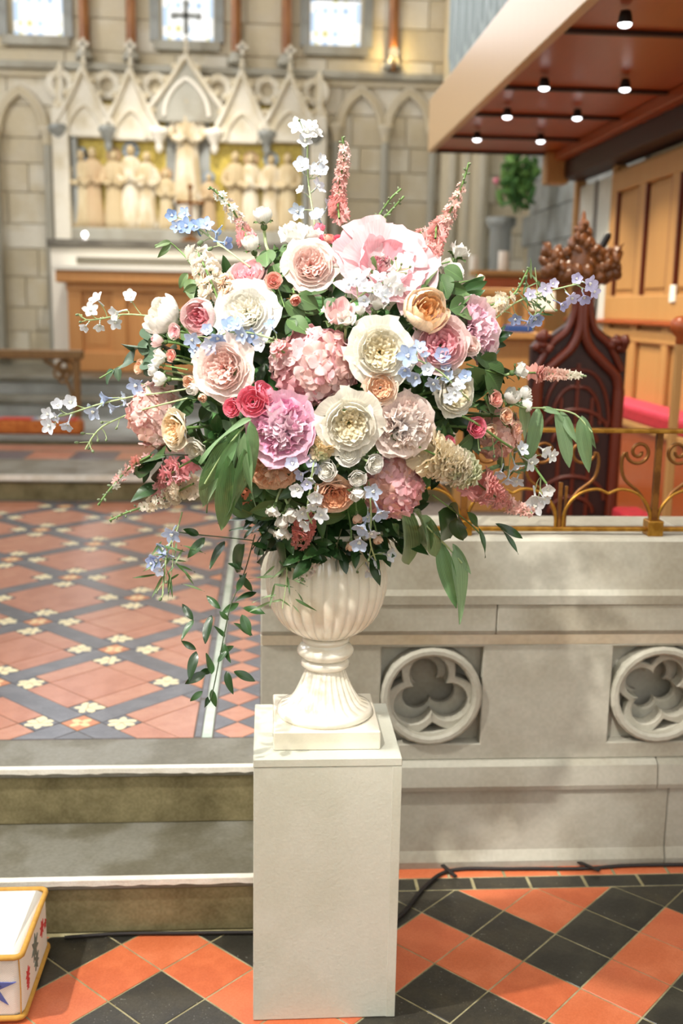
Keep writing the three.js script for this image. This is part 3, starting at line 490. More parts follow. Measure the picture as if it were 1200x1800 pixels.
for (let i = 0; i < zs.length - 1; i++) { part('panel', bar(XP - 0.014, XP + 0.002, 1.7, 2.33, zs[i] + 0.1, zs[i + 1] - 0.1, 0.012), mat.oak, pan); part('panel_moulding', join([bar(XP - 0.03, XP, 1.66, 2.37, zs[i] + 0.055, zs[i] + 0.07, 0.003), bar(XP - 0.03, XP, 1.66, 2.37, zs[i + 1] - 0.07, zs[i + 1] - 0.055, 0.003)]), mat.carved, pan); part('panel', bar(XP - 0.014, XP + 0.002, 0.98, 1.33, zs[i] + 0.1, zs[i + 1] - 0.1, 0.012), mat.oak, pan); }
const doorP = thing('glazed_door', 'pale glazed door beyond the oak panelling', 'door', [XP, Y2, -7.95], undefined, 'structure');
part('door_leaf', bar(XP + 0.0, XP + 0.04, Y2, 2.5, -8.4, -7.5, 0.004), M({ map: rep(blotch(0xe4e6dc, 0xd2d6ca, 4, 161), 1, 1), roughness: 0.3 }), doorP);
part('door_frame', join([bar(XP - 0.03, XP + 0.05, Y2, 2.55, -8.47, -8.4, 0.004), bar(XP - 0.03, XP + 0.05, Y2, 2.55, -7.53, -7.45, 0.004)]), mat.oak, doorP);
part('glazing_bar', bar(XP - 0.02, XP, Y2, 2.5, -7.97, -7.93, 0.003), mat.greyStone, doorP);
solo('switch_plate', box(0.012, 0.1, 0.085, 0.004), mat.white, 'small white switch plate on the oak panelling', 'switch', XP - 0.046, 1.665, -6.31 + 0.12);
const bench = thing('choir_bench', 'oak choir bench along the panelling', 'bench', [2.3, Y2, -6]);
part('seat_board', bar(2.2, 2.41, 0.86, 0.9, -7.4, -4.2, 0.008), mat.oak, bench); part('front_board', bar(2.22, 2.25, Y2, 0.86, -7.4, -4.2, 0.006), mat.oakRed, bench);
const cush = thing('bench_cushion', 'long red cushion lying on the choir bench', 'cushion', [2.31, 0.9, -5.9]);
part('pad', bar(2.21, 2.408, 0.902, 1.0, -7.3, -4.3, 0.025), mat.pinkRed, cush); part('front_band', bar(2.203, 2.212, 0.905, 0.97, -7.3, -4.3, 0.004), mat.red, cush);
const fin = onZ(1196, 580, -4.4); solo('newel_knob', lathe([[0, -0.06], [0.018, -0.06], [0.018, -0.03], [0.04, -0.01], [0.047, 0.015], [0.04, 0.04], [0.02, 0.055], [0, 0.058]], 20), mat.oakRed, 'polished round wooden knob on a stall post', 'knob', fin.x, fin.y, fin.z);
solo('stall_post', box(0.035, fin.y - 0.06 - Y2, 0.035, 0.006), mat.oak, 'slim square oak stall post under the round knob', 'post', fin.x, Y2 + (fin.y - 0.06 - Y2) / 2, fin.z);
const micP = onZ(1063, 424, -5.4), mic = thing('microphone', 'black microphone on a thin stand behind the carved finial', 'microphone', [micP.x - 0.03, Y2, -5.4]);
part('capsule', new THREE.CapsuleGeometry(0.02, 0.055, 4, 10).rotateZ(-0.45), mat.black, mic, micP.x, micP.y, micP.z);
part('stand', tube([[micP.x - 0.03, Y2 + 0.01, -5.4], [micP.x - 0.03, 1.4, -5.4], [micP.x - 0.018, micP.y - 0.03, -5.4]], 0.008, 20, 6), mat.black, mic);
part('stand_base', lathe([[0, 0], [0.11, 0], [0.11, 0.012], [0.02, 0.02], [0, 0.02]], 20), mat.black, mic, micP.x - 0.03, Y2, -5.4);

// ---------------------------------------------------------------- organ loft with spot lamps, pipes
const YL = 2.75, XF = 1.27, loft = thing('organ_loft', 'overhanging oak organ loft with a pale front and red brown underside', 'organ loft', [1.85, YL, -6], undefined, 'structure');
part('underside', bar(XF, XP + 0.06, YL, YL + 0.06, -8.45, -3.4, 0), mat.oakRed, loft);
part('front_fascia', bar(XF - 0.05, XF, YL - 0.015, YL + 0.37, -8.46, -3.4, 0.006), mat.oakPale, loft);
part('end_fascia', bar(XF, XP + 0.1, YL - 0.01, YL + 0.37, -8.5, -8.45, 0.006), mat.oakPale, loft);
part('floor_deck', bar(XF, 4.2, YL + 0.3, YL + 0.36, -8.45, -3.4, 0), mat.oakRed, loft);
part('edge_beam', bar(XP - 0.16, XP + 0.04, YL - 0.2, YL, -8.45, -3.4, 0.008), mat.darkWood, loft);
part('edge_beam', bar(XP - 0.24, XP - 0.16, YL - 0.07, YL, -8.45, -3.4, 0.008), mat.oakRed, loft);
part('corner_bracket', bar(XP - 0.3, XP - 0.12, YL - 0.24, YL, -8.45, -8.3, 0.02), mat.oak, loft);
for (const z of [-8.38, -7.65, -6.78, -5.96, -4.75]) part('batten', bar(XF, XP - 0.16, YL - 0.02, YL, z - 0.05, z - 0.01, 0.004), mat.darkWood, loft);
const ledM = M({ color: 0x000000, emissive: 0xffffff, emissiveIntensity: 6 });
for (const [px, py, near] of [[838, 244, 'far pale end'], [950, 247, 'far end and the panelling'], [891, 204, 0], [1014, 206, 0], [956, 153, 0], [1098, 155, 0], [1098, 40, 0]]) {
  const p = onY(px, py, YL - 0.06), s = thing('spot_lamp', 'small lit ceiling spot lamp under the organ loft', 'lamp', [p.x, YL - 0.02, p.z], 'spot lamps under the organ loft');
  part('housing', lathe([[0.0, 0.052], [0.02, 0.05], [0.026, 0.03], [0.03, 0]], 14), mat.black, s, p.x, p.y - 0.005, p.z);
  part('lamp_face', new THREE.SphereGeometry(0.027, 14, 8).scale(1, 0.5, 1), ledM, s, p.x, p.y - 0.006, p.z);
  spot('spot_lamp_light', V(p.x, p.y - 0.03, p.z), V(p.x + 0.3, 0, p.z), 5, 50, 1, 0xfff2dc);
}
const pipeM = M({ map: rep(blotch(0x9aa39f, 0x858f8c, 5, 171, 3), 2, 2), metalness: 0.35, roughness: 0.45 });
for (let k = 0; k < 30; k++) { const r = [0.062, 0.05, 0.066, 0.056][k % 4], z = -8.3 + k * 0.145; const p = thing('organ_pipe', 'grey metal organ pipe standing above the loft front', 'organ pipe', [XF + 0.12, YL + 0.36, z], 'organ pipes'); sub('pipe_body', lathe([[0.02, 0], [r, 0.3 - 0.2 * (k % 2)], [r, 2.6 + 0.3 * Math.sin(k)]], 20), pipeM, p); }
// ---------------------------------------------------------------- altar
const AC = -0.86, altarY = 0.857;
const retable = thing('stone_retable', 'white stone retable with a dark shelf behind the wooden altar', 'retable', [AC, altarY, -11.8]);
part('block', bar(-2.3, 0.6, altarY, 2.12, -12.1, -11.6, 0.01), mat.white, retable);
part('shelf', bar(-2.33, 0.63, 2.12, 2.2, -12.15, -11.55, 0.008), M({ map: rep(blotch(0x6f6a5e, 0x5b564b, 8, 181), 2, 2), roughness: 0.4 }), retable);
part('dark_band', bar(-2.03, 0.35, 1.95, 2.02, -11.62, -11.585, 0.004), M({ color: 0x77705f, roughness: 0.5 }), retable);
const altar = thing('wooden_altar', 'golden oak altar with framed panels and a white top at the east wall', 'altar', [AC, altarY, -11.2]);
part('table_top', bar(-2.14, 0.46, 1.86, 1.91, -11.58, -10.85, 0.01), mat.white, altar);
part('cornice', bar(-2.12, 0.44, 1.74, 1.86, -11.56, -10.88, 0.02), mat.altarOak, altar);
part('body', bar(-2.0, 0.32, altarY + 0.02, 1.76, -11.5, -11.0, 0.004), mat.altarOak, altar);
for (let k = 0; k <= 5; k++) part('stile', bar(-2.02 + k * 0.44, -1.88 + k * 0.44, altarY + 0.12, 1.74, -11.02, -10.96, 0.012), mat.altarOak, altar);
part('bottom_rail', bar(-2.03, 0.35, altarY, altarY + 0.2, -11.02, -10.94, 0.015), mat.altarOak, altar);
part('top_rail', bar(-2.03, 0.35, 1.66, 1.75, -11.02, -10.95, 0.01), mat.altarOak, altar);
for (let k = 0; k < 5; k++) part('panel', bar(-1.83 + k * 0.44, -1.63 + k * 0.44, altarY + 0.26, 1.6, -11.01, -10.99, 0.008), mat.altarOak, altar);
const cr = thing('altar_cross', 'brass cross on a stepped foot on the altar shelf', 'cross', [-0.845, 2.2, -11.8]);
part('foot', join([bar(-0.945, -0.745, 2.2, 2.23, -11.88, -11.72, 0.004), bar(-0.91, -0.78, 2.23, 2.26, -11.85, -11.75, 0.004)]), mat.brassDull, cr);
part('upright', bar(-0.86, -0.83, 2.26, 2.78, -11.81, -11.79, 0.004), mat.brassDull, cr); part('crossbar', bar(-0.97, -0.72, 2.6, 2.635, -11.81, -11.79, 0.004), mat.brassDull, cr);
for (const [x, y] of [[-0.97, 2.617], [-0.72, 2.617], [-0.845, 2.78]]) part('cross_end', new THREE.SphereGeometry(0.03, 10, 8), mat.brassDull, cr, x, y, -11.8);
const gl = onZ(149, 412, -11.7), globe = thing('shelf_lamp', 'small round glowing lamp on the altar shelf', 'lamp', [gl.x, 2.2, -11.7]);
part('lamp_globe', new THREE.SphereGeometry(0.03, 14, 10), ledM, globe, gl.x, gl.y, -11.7); part('lamp_holder', lathe([[0.03, 2.2], [0.012, 2.21], [0.012, gl.y - 0.025]], 10), mat.black, globe, gl.x, 0, -11.7);
const gll = new THREE.PointLight(0xffffff, 0.6, 0, 2); gll.name = 'shelf_lamp_light'; gll.position.set(gl.x, gl.y, -11.66); gll.castShadow = true; scene.add(gll);

// ---------------------------------------------------------------- carved reredos
const ZQ = -12.3, rer = thing('carved_reredos', 'carved stone reredos with gabled canopies and figures before gold mosaic', 'reredos', [AC, 2.2, ZQ]);
const goldM = M({ map: rep(tex(128, (u, v) => { const h = hash(Math.floor(u * 32), Math.floor(v * 32), 5); return blend(rgb(0xd9c15c), rgb(0xb9a24a), h); }), 1.4, 1.4), metalness: 0.35, roughness: 0.4 });
const stoneR = mat.ashlar[2], stoneP = mat.cream;
part('gold_ground', bar(-2.18, 0.46, 2.3, 3.72, ZQ - 0.04, ZQ, 0), goldM, rer);
part('plinth_course', bar(-2.3, 0.58, 2.2, 2.36, ZQ - 0.05, ZQ + 0.16, 0.015), stoneP, rer);
for (const x of [-2.26, 0.54]) { part('buttress', bar(x - 0.09, x + 0.09, 2.2, 3.6, ZQ - 0.05, ZQ + 0.18, 0.02), stoneR, rer); part('pinnacle', lathe([[0.09, 3.6], [0.1, 3.64], [0.05, 3.72], [0.07, 3.78], [0.03, 3.95], [0.05, 4.0], [0, 4.1]], 8), stoneR, rer, x, 0, ZQ + 0.06); }
for (const x of [-2.12, 0.4]) part('dark_shaft', lathe([[0.035, 2.36], [0.035, 3.4]], 12), mat.greyStone, rer, x, 0, ZQ + 0.1);
const gables = [[-2.0, 0.3, 3.32, 3.98, 0.9], [-1.5, 0.28, 3.3, 3.98, 0.9], [-0.9, 0.4, 3.5, 4.14, 1.2], [-0.3, 0.28, 3.3, 4.0, 0.9], [0.22, 0.3, 3.32, 3.98, 0.9]];
gables.forEach(([x, w, y0, y1, sc], i) => {
  const g = new THREE.Group(); g.name = 'gable'; g.position.set(x, 0, ZQ).sub(rer.position); rer.add(g);
  const inner = archPts(-w * 0.58, w * 0.58, y0 - 0.02, y0 + (i === 2 ? 0.05 : 0.02), 8, 0.9).map(([a, b]) => [a, Math.max(b, y0 + 0.001)]);
  const o = shape([[-w, y0], [w, y0], [w, y0 + 0.12], [0.03, y1], [-0.03, y1], [-w, y0 + 0.12]]); o.holes.push(shape(inner.reverse()));
  sub('gable_front', prism(o, 0.14, 0.006).translate(0, 0, 0.02), i === 2 ? stoneP : stoneR, g);
  for (const s of [-1, 1]) { sub('raking_moulding', tube([[s * (w + 0.02), y0 + 0.1, 0.17], [s * w * 0.5, (y0 + 0.12 + y1) / 2, 0.17], [0, y1 + 0.03, 0.17]], 0.032, 12, 6), stoneR, g); for (let k = 1; k < 4; k++) { const t = k / 4; sub('crocket', new THREE.IcosahedronGeometry(0.04, 1), stoneR, g, s * mix(w + 0.03, 0.02, t), mix(y0 + 0.16, y1 + 0.05, t), 0.15); } }
  const am = []; const inn2 = archPts(-w * 0.6, w * 0.6, y0, y0 + (i === 2 ? 0.05 : 0.02), 8, 0.9).slice(2); sub('arch_moulding', tube(inn2.map(([a, b]) => V(a, b, 0.165)), 0.022, 30, 6), i === 2 ? mat.white : stoneR, g);
  sub('finial_stem', lathe([[0.03, y1], [0.02, y1 + 0.08], [0.045, y1 + 0.1], [0.02, y1 + 0.13], [0.018, y1 + 0.2 * sc]], 10), stoneR, g, 0, 0, 0.1);
  const q = y1 + 0.24 * sc, r = i === 2 ? 0.13 : 0.06, cm = i === 2 ? mat.greyStone : stoneR; sub('finial_cross', join([box(0.045 * sc, 2.4 * r, 0.04).translate(0, q + r, 0.1), box(2 * r, 0.045 * sc, 0.04).translate(0, q + r * 1.2, 0.1), ...(i === 2 ? [[-r, 1.2], [r, 1.2], [0, 2.2]].map(([a, b]) => new THREE.IcosahedronGeometry(0.04, 1).translate(a, q + r * b, 0.1)) : [])]), cm, g);
});
for (const x of [-2.28, -1.75, -1.2, -0.6, -0.03, 0.5]) part('canopy_corbel', lathe([[0, -0.2], [0.03, -0.18], [0.05, -0.12], [0.035, -0.1], [0.1, 0.0], [0.12, 0.03], [0.1, 0.07], [0, 0.07]], 8), x > -1.3 && x < -0.5 ? mat.white : mat.greyStone, rer, x, 3.36, ZQ + 0.13);
for (const x of [-2.26, -1.76, -1.24, -0.56, -0.03, 0.5]) { const s = new THREE.Shape(); ring(s, 0, 0, 0.15); const h = new THREE.Path(); ring(h, 0, 0, 0.075, true); s.holes.push(h); part('spandrel_roundel', prism(s, 0.06, 0.01).translate(x, 3.86, ZQ + 0.03), stoneR, rer); }
part('spandrel_wall', bar(-2.3, 0.58, 3.74, 4.0, ZQ - 0.05, ZQ + 0.025, 0.01), mat.ashlar[3], rer);
// standing figures in relief, each a robed body with head and folded arms
const figM = [0xe9dfc8, 0xd9c9a4, 0xcbb58c, 0xefe8d8, 0xc7a983].map((h, i) => M({ map: rep(blotch(h, 0xc9b48c, 8, 191 + i, 3), 2, 2), roughness: 0.7 }));
const halo = [0x8fa0ae, 0xb9a24a, 0xc2a27a].map(h => M({ color: h, metalness: 0.2, roughness: 0.5 }));
function figure(x, y, h, m, k, halfTurn) {
  const g = new THREE.Group(); g.name = 'relief_figure'; g.position.set(x, y, ZQ + 0.07).sub(rer.position); rer.add(g);
  const body = fluted([[0, 0], [0.15 * h, 0], [0.14 * h, 0.1 * h], [0.115 * h, 0.35 * h], [0.105 * h, 0.52 * h], [0.125 * h, 0.68 * h], [0.13 * h, 0.77 * h], [0.09 * h, 0.83 * h], [0.04 * h, 0.855 * h], [0, 0.86 * h]], 48, 9, () => 0.016 * h, x * 7).scale(1, 1, 0.62);
  const arms = [-1, 1].map(s => tube([[s * 0.12 * h, 0.76 * h, 0.0], [s * 0.15 * h, 0.62 * h, 0.03], [s * 0.07 * h, 0.56 * h, 0.085 * h], [s * 0.01 * h, 0.6 * h, 0.1 * h]], 0.032 * h, 12, 8));
  sub('robe', join([body, ...arms]), m, g);
  sub('head', join([new THREE.SphereGeometry(0.062 * h, 14, 10).scale(0.85, 1.15, 0.95).translate(0, 0.92 * h, 0.01), new THREE.SphereGeometry(0.02 * h, 8, 6).translate(0, 0.91 * h, 0.062 * h), lathe([[0.03 * h, 0.83 * h], [0.028 * h, 0.88 * h]], 10)]), figM[2], g);
  sub('halo', new THREE.CylinderGeometry(0.1 * h, 0.1 * h, 0.015, 20).rotateX(Math.PI / 2).translate(0, 0.93 * h, -0.035), halo[k % 3], g);
}
[[145, 0.97], [165, 1.0], [202, 0.98], [232, 1.05], [260, 0.97], [293, 0.75], [368, 0.72], [414, 1.0], [441, 0.98], [476, 0.98], [505, 1.0]].forEach(([px, h], k) => { const x = onZ(px, 330, ZQ).x; figure(x, 2.36, h * 0.86, figM[(k * 3 + 1) % 5], k); });
part('niche_back', prism(archPts(-0.24, 0.24, 2.36, 3.5, 8, 0.95), 0.03).translate(-0.9, 0, ZQ), mat.greyStone, rer);
figure(-0.9, 2.66, 1.15, figM[3], 1);
part('niche_pedestal', lathe([[0, 0], [0.18, 0], [0.16, 0.05], [0.12, 0.1], [0.13, 0.26], [0.18, 0.3], [0, 0.3]], 12), mat.white, rer, -0.9, 2.36, ZQ + 0.07);
// wall lamp by the far shaft
const wl = onZ(692, 92, ZE + 0.2), wlamp = thing('wall_lamp', 'small warm lit wall lamp on the string course by the lancet', 'lamp', [wl.x, 4.1, wl.z]);
part('bracket', lathe([[0.05, 4.1], [0.02, 4.12], [0.02, wl.y - 0.04]], 10), mat.brassDull, wlamp, wl.x, 0, wl.z); part('lamp_globe', new THREE.SphereGeometry(0.055, 14, 10), M({ color: 0x000000, emissive: 0xffe6b0, emissiveIntensity: 1.1 }), wlamp, wl.x, wl.y, wl.z);
const wll = new THREE.PointLight(0xffdf9a, 0.4, 0, 2); wll.name = 'wall_lamp_light'; wll.position.set(wl.x, wl.y, wl.z); wll.castShadow = true; scene.add(wll);

// ---------------------------------------------------------------- low altar rail at the left with a kneeler
const ZA = -8.45, ar = thing('altar_rail', 'dark oak altar rail on carved brackets before the altar steps', 'altar rail', [-2.2, 0.548, ZA]);
const railY = onZ(100, 622, ZA).y, railX = onZ(145, 615, ZA).x;
const railOak = M({ map: rep(grain(0x8a6a3c, 0x6f5029, 68), 2, 0.7), roughness: 0.55 });
part('handrail', bar(-3.4, railX, railY - 0.04, railY + 0.03, ZA - 0.07, ZA + 0.05, 0.012), railOak, ar);
for (const x of [railX - 0.05, railX - 0.95]) { part('post', bar(x - 0.025, x + 0.025, 0.549, railY - 0.04, ZA - 0.03, ZA + 0.03, 0.006), railOak, ar);
  part('pierced_bracket', join([0, 1, 2, 3, 4].map(k => new THREE.TorusGeometry(0.05 - 0.006 * k, 0.012, 6, 16).translate(x - 0.08 - 0.028 * (k % 3), railY - 0.1 - 0.05 * Math.floor(k / 2), ZA))), railOak, ar);
  part('brace', tube([[x - 0.25, railY - 0.05, ZA], [x - 0.14, railY - 0.12, ZA], [x - 0.06, railY - 0.25, ZA], [x - 0.02, railY - 0.42, ZA]], 0.014, 16, 6), railOak, ar); }
const kx = onZ(148, 745, -8.3).x, kn = thing('long_kneeler', 'long tapestry kneeler with red and blue top before the altar rail', 'kneeler', [-2.4, 0.548, -8.3]);
const ky = 0.66; part('pad', bar(-3.4, kx, 0.549, ky, -8.34, -8.17, 0.03), M({ map: rep(blotch(0xc8793a, 0xb2642c, 16, 201, 12), 3, 3), roughness: 0.9 }), kn);
part('tapestry_top', bar(-3.4, kx - 0.03, ky - 0.002, ky + 0.008, -8.33, -8.18, 0.003), M({ map: rep(tex(128, (u, v) => { const t = fbm(u, v, 4, 4, 3, 3); return t > 0.56 ? rgb(0xc8483a) : t > 0.42 ? rgb(0x8d95a8) : rgb(0xe0d2ba); }), 1.5, 1.5), roughness: 0.95 }), kn);

// ---------------------------------------------------------------- things at the far right: candles on a desk, pedestal flowers, stall desks
const dk = onZ(860, 478, -8.9), desk = thing('reading_desk', 'pale oak desk carrying two white candles', 'desk', [2.0, 0.55, -8.9]);
part('desk_top', bar(dk.x - 0.14, dk.x + 0.75, dk.y - 0.03, dk.y + 0.01, -9.05, -8.75, 0.008), mat.oak, desk); part('desk_front', bar(dk.x - 0.1, dk.x + 0.7, 0.3, dk.y - 0.03, -8.98, -8.82, 0.006), mat.oak, desk); part('desk_rail', bar(dk.x - 0.12, dk.x + 0.72, dk.y - 0.13, dk.y - 0.05, -8.82, -8.79, 0.006), mat.oakRed, desk);
for (const [px, r, h, w] of [[832, 0.035, 0.12, 'shorter'], [884, 0.045, 0.16, 'taller']]) { const x = onZ(px, 470, -8.9).x, c = thing('pillar_candle', w + ' white pillar candle standing on the oak desk', 'candle', [x, dk.y + 0.01, -8.9]); sub('wax', lathe([[0, 0], [r, 0], [r, h], [r * 0.6, h - 0.006], [0, h - 0.006]], 16), mat.white, c); sub('wick', new THREE.CylinderGeometry(0.003, 0.003, 0.02, 5).translate(0, h, 0), mat.black, c); }
const pd = onZ(905, 380, -11.0), ped = thing('flower_pedestal', 'tall white pedestal under a green arrangement by the grey wall', 'pedestal', [pd.x - 0.1, 0.85, -11.2]);
sub('column', lathe([[0, 0], [0.18, 0], [0.16, 0.06], [0.11, 0.1], [0.11, pd.y - 0.85 - 0.12], [0.15, pd.y - 0.85 - 0.08], [0.16, pd.y - 0.85], [0, pd.y - 0.85]], 18), mat.greyStone, ped);
reseed(77);
const farGreen = [0x4f7a35, 0x6c9448, 0x3f6a30].map(h => M({ color: h, roughness: 0.7 }));
const bush = thing('far_arrangement', 'loose green foliage arrangement with pink bloom on the far pedestal', 'flower arrangement', [pd.x, pd.y, -11.0]);
{ const leaf = new THREE.SphereGeometry(1, 6, 4).scale(0.03, 0.085, 0.012); for (let i = 0; i < 110; i++) { const l = sub('leaf', leaf, pick(farGreen), bush, rnd(-0.15, 0.17), rnd(0.09, 0.55), rnd(-0.15, 0.15)); l.rotation.set(rnd(-1.4, 1.4), rnd(6.28), rnd(-1.4, 1.4)); l.scale.setScalar(rnd(0.8, 1.4)); } const b = onZ(872, 318, -11.0); part('pink_bloom', new THREE.IcosahedronGeometry(0.035, 1), M({ color: 0xe88a9a }), bush, b.x, b.y, -11.0); part('stem', tube([[pd.x - 0.02, pd.y + 0.1, -11], [b.x + 0.06, b.y - 0.05, -11], [b.x, b.y, -11]], 0.006, 12, 5), farGreen[0], bush); }
// choir desks seen past the blooms
const cdk = thing('choir_desk', 'golden oak choir desk with sloping top behind the flowers', 'desk', [1.7, Y2, -6.4]);
{ const a = onZ(935, 590, -6.4), b = onZ(870, 590, -6.4); part('desk_front', bar(1.15, 1.72, Y2, a.y - 0.02, -6.42, -6.36, 0.006), mat.oak, cdk); part('desk_top', bar(1.1, 1.76, a.y - 0.02, a.y + 0.02, -6.6, -6.3, 0.006), mat.oak, cdk); for (let k = 0; k < 6; k++) part('turned_baluster', lathe([[0.02, 0], [0.03, 0.06], [0.015, 0.1], [0.028, 0.17], [0.02, 0.22]], 10), mat.oak, cdk, 1.24 + k * 0.085, a.y + 0.02, -6.5); part('gallery_rail', bar(1.12, 1.74, a.y + 0.24, a.y + 0.28, -6.54, -6.46, 0.006), mat.oak, cdk);
  solo('hymn_book', box(0.16, 0.04, 0.11, 0.004), M({ color: 0x2d4f8e, roughness: 0.6 }), 'blue hymn book lying on the choir desk', 'book', b.x + 0.13, a.y + 0.042, -6.36); }
const paper = solo('music_sheet', box(0.15, 0.11, 0.006, 0.002), mat.white, 'white sheet of music propped on the choir desk rail', 'sheet', 0, 0, 0); { const p = onZ(960, 530, -6.48); paper.position.set(p.x - 0.06, p.y, p.z + 0.14); paper.rotation.x = -0.2; }
// pendant lamps
for (const [x, y, z] of PENDANTS) {
  const t = thing('pendant_lamp', 'round pendant lamp on a rod above the nave', 'lamp', [x, y, z], 'pendant lamps');
  sub('shade', lathe([[0.05, 0.16], [0.3, 0.1], [0.5, 0.02], [0.52, -0.02], [0.5, -0.01], [0.28, 0.08], [0.04, 0.14]], 32), mat.brassDull, t);
  sub('lamp_disc', new THREE.CylinderGeometry(0.47, 0.47, 0.02, 32), M({ color: 0x000000, emissive: 0xfff2dc, emissiveIntensity: 2 }), t);
  sub('rod', new THREE.CylinderGeometry(0.012, 0.012, 8 - y - 0.15, 8).translate(0, (8 - y + 0.15) / 2, 0), mat.brassDull, t);
}
// lamps on a bracket high on the north side, aimed at the step and at the flowers
for (const [p, l] of [[KEY_FROM, 'black spot lamp on a rod lighting the step and hassock'], [FLOWER_LAMP, 'black spot lamp on a rod aimed at the flower arrangement'], [ALTAR_LAMP, 'black spot lamp on a rod aimed at the altar']]) {
  const t = thing('ceiling_spot_lamp', l, 'lamp', p.toArray());
  sub('housing', lathe([[0, 0.2], [0.05, 0.19], [0.07, 0.1], [0.075, 0.05]], 18), mat.black, t); sub('rod', new THREE.CylinderGeometry(0.012, 0.012, 8 - p.y - 0.19, 8).translate(0, (8 - p.y + 0.19) / 2, 0), mat.black, t);
  sub('lamp_face', new THREE.SphereGeometry(0.06, 14, 8), ledM, t);
}
// ---------------------------------------------------------------- flowers: petal, leaf and bloom builders
// petals are thin curved sheets; u runs across (-1..1), v from base to tip
function sheet(nu, nv, f) {
  const pos = [], uv = [], idx = [];
  for (let j = 0; j <= nv; j++) for (let i = 0; i <= nu; i++) { const u = -1 + 2 * i / nu, v = j / nv; pos.push(...f(u, v)); uv.push((u + 1) / 2, v); }
  for (let j = 0; j < nv; j++) for (let i = 0; i < nu; i++) { const a = j * (nu + 1) + i, b = a + 1, c = a + nu + 1, d = c + 1; idx.push(a, b, d, a, d, c); }
  const g = new THREE.BufferGeometry(); g.setAttribute('position', new THREE.Float32BufferAttribute(pos, 3)); g.setAttribute('uv', new THREE.Float32BufferAttribute(uv, 2)); g.setIndex(idx); g.computeVertexNormals(); return g;
}
// petal wrapped round the flower's axis like the wall of a cup, in units of the bloom's radius
function cupPetal({ R = 1, H = 0.8, w = 0.8, curl = 0, belly = 0.3, ruffle = 0.03, ph = 0, notch = 0, r0 = 0.18, point = 0 }) {
  return sheet(8, 7, (u, v) => {
    const k = Math.pow(Math.min(1, v * 1.35), 0.6), fi = u * w * (0.35 + 0.65 * Math.sqrt(v)) * (1 - 0.12 * Math.max(0, v - 0.75) / 0.25);
    const round = 1 - (0.34 - point * 0.2) * Math.pow(Math.abs(u), 2.4) * v - point * 0.25 * Math.abs(u) * v - notch * Math.exp(-u * u * 22) * v;
    let r = R * (r0 + (1 - r0) * k) + belly * R * 0.35 * Math.sin(v * Math.PI) + curl * R * Math.pow(Math.max(0, v - 0.35) / 0.65, 2.2) * (1 + 0.35 * u * u);
    r += ruffle * R * v * v * (Math.sin(u * 5.3 + ph) + 0.6 * Math.sin(u * 11 + ph * 2.3));
    const y = H * (v * round - Math.max(0, curl) * 0.42 * Math.pow(Math.max(0, v - 0.45) / 0.55, 2)) + ruffle * 0.8 * v * v * Math.sin(u * 7 + ph * 1.7);
    return [r * Math.sin(fi), y, r * Math.cos(fi)];
  });
}
// free petal: length along +y, curving towards -z, ruffled at the tip
function tongue({ L = 1, W = 0.3, bend = 0.3, ruffle = 0.05, ph = 0, cup = 0.2, tip = 0.5, teeth = 0 }) {
  return sheet(6, 6, (u, v) => {
    const wp = (0.28 + 0.72 * Math.pow(v, 0.7)) * Math.sqrt(Math.max(0.02, 1 - Math.pow(Math.max(0, v - 0.62) / 0.38, 2) * (1 - tip)));
    const x = W * u * wp, y = L * v * (1 - 0.1 * u * u * v) + teeth * v * v * v * Math.sin(u * 9 + ph);
    const z = -bend * L * v * v - cup * W * (u * u) * v + ruffle * v * v * (Math.sin(u * 6 + ph) + Math.sin(u * 3.1 + ph * 2 + v * 4));
    return [x, y, z];
  });
}
// leaf: length along +y, folded on the midrib, drooping towards -z
function leafGeo({ L = 1, W = 0.2, fold = 0.25, droop = 0.25, twist = 0, wide = 0.42, ribs = 0, ph = 0 }) {
  return sheet(ribs ? 10 : 6, 10, (u, v) => {
    const s = Math.pow(Math.sin(Math.PI * Math.pow(v, Math.log(0.5) / Math.log(wide))), 0.85), a = twist * v, x0 = W * u * s;
    const z0 = -fold * W * s * (1 - Math.abs(u)) + fold * W * s + (ribs ? ribs * s * Math.cos(u * 12) : 0) - droop * L * v * v + 0.03 * L * Math.sin(v * 6 + ph) * u;
    return [x0 * Math.cos(a) , L * v, z0 + x0 * Math.sin(a)];
  });
}
const streak = tex(128, (u, v) => { const c = 255 * (0.9 + 0.1 * noise(u, v, 40, 3, 4)) ; return [c, c, c]; });
const petalM = new Map();
function pm(h, tr = 0.32) { const k = h + ':' + tr; if (!petalM.has(k)) petalM.set(k, new THREE.MeshPhysicalMaterial({ color: h, map: streak, roughness: 0.95, transmission: tr, thickness: 0, side: THREE.DoubleSide })); return petalM.get(k); }
const veinMap = tex(128, (u, v) => { const m = Math.abs(u - 0.5) < 0.02 ? 1.22 : 1, s = 0.5 + 0.5 * Math.sin((v * 14 - Math.abs(u - 0.5) * 9) * Math.PI * 2), c = 205 * m * (0.88 + 0.12 * s); return [c, c, c].map(x => Math.min(255, x)); });
const ribMap = tex(128, (u, v) => { const s = 0.5 + 0.5 * Math.cos(u * Math.PI * 2 * 11), c = 215 * (0.8 + 0.2 * s) * (0.93 + 0.07 * noise(u, v, 16, 4, 2)); return [c, c, c]; });
const greenM = new Map();
function gm(h, o = {}) { const k = h + JSON.stringify(o); if (!greenM.has(k)) greenM.set(k, new THREE.MeshPhysicalMaterial({ color: h, map: o.rib ? ribMap : veinMap, roughness: o.r ?? 0.5, transmission: o.t ?? 0.12, thickness: 0, side: THREE.DoubleSide })); return greenM.get(k); }
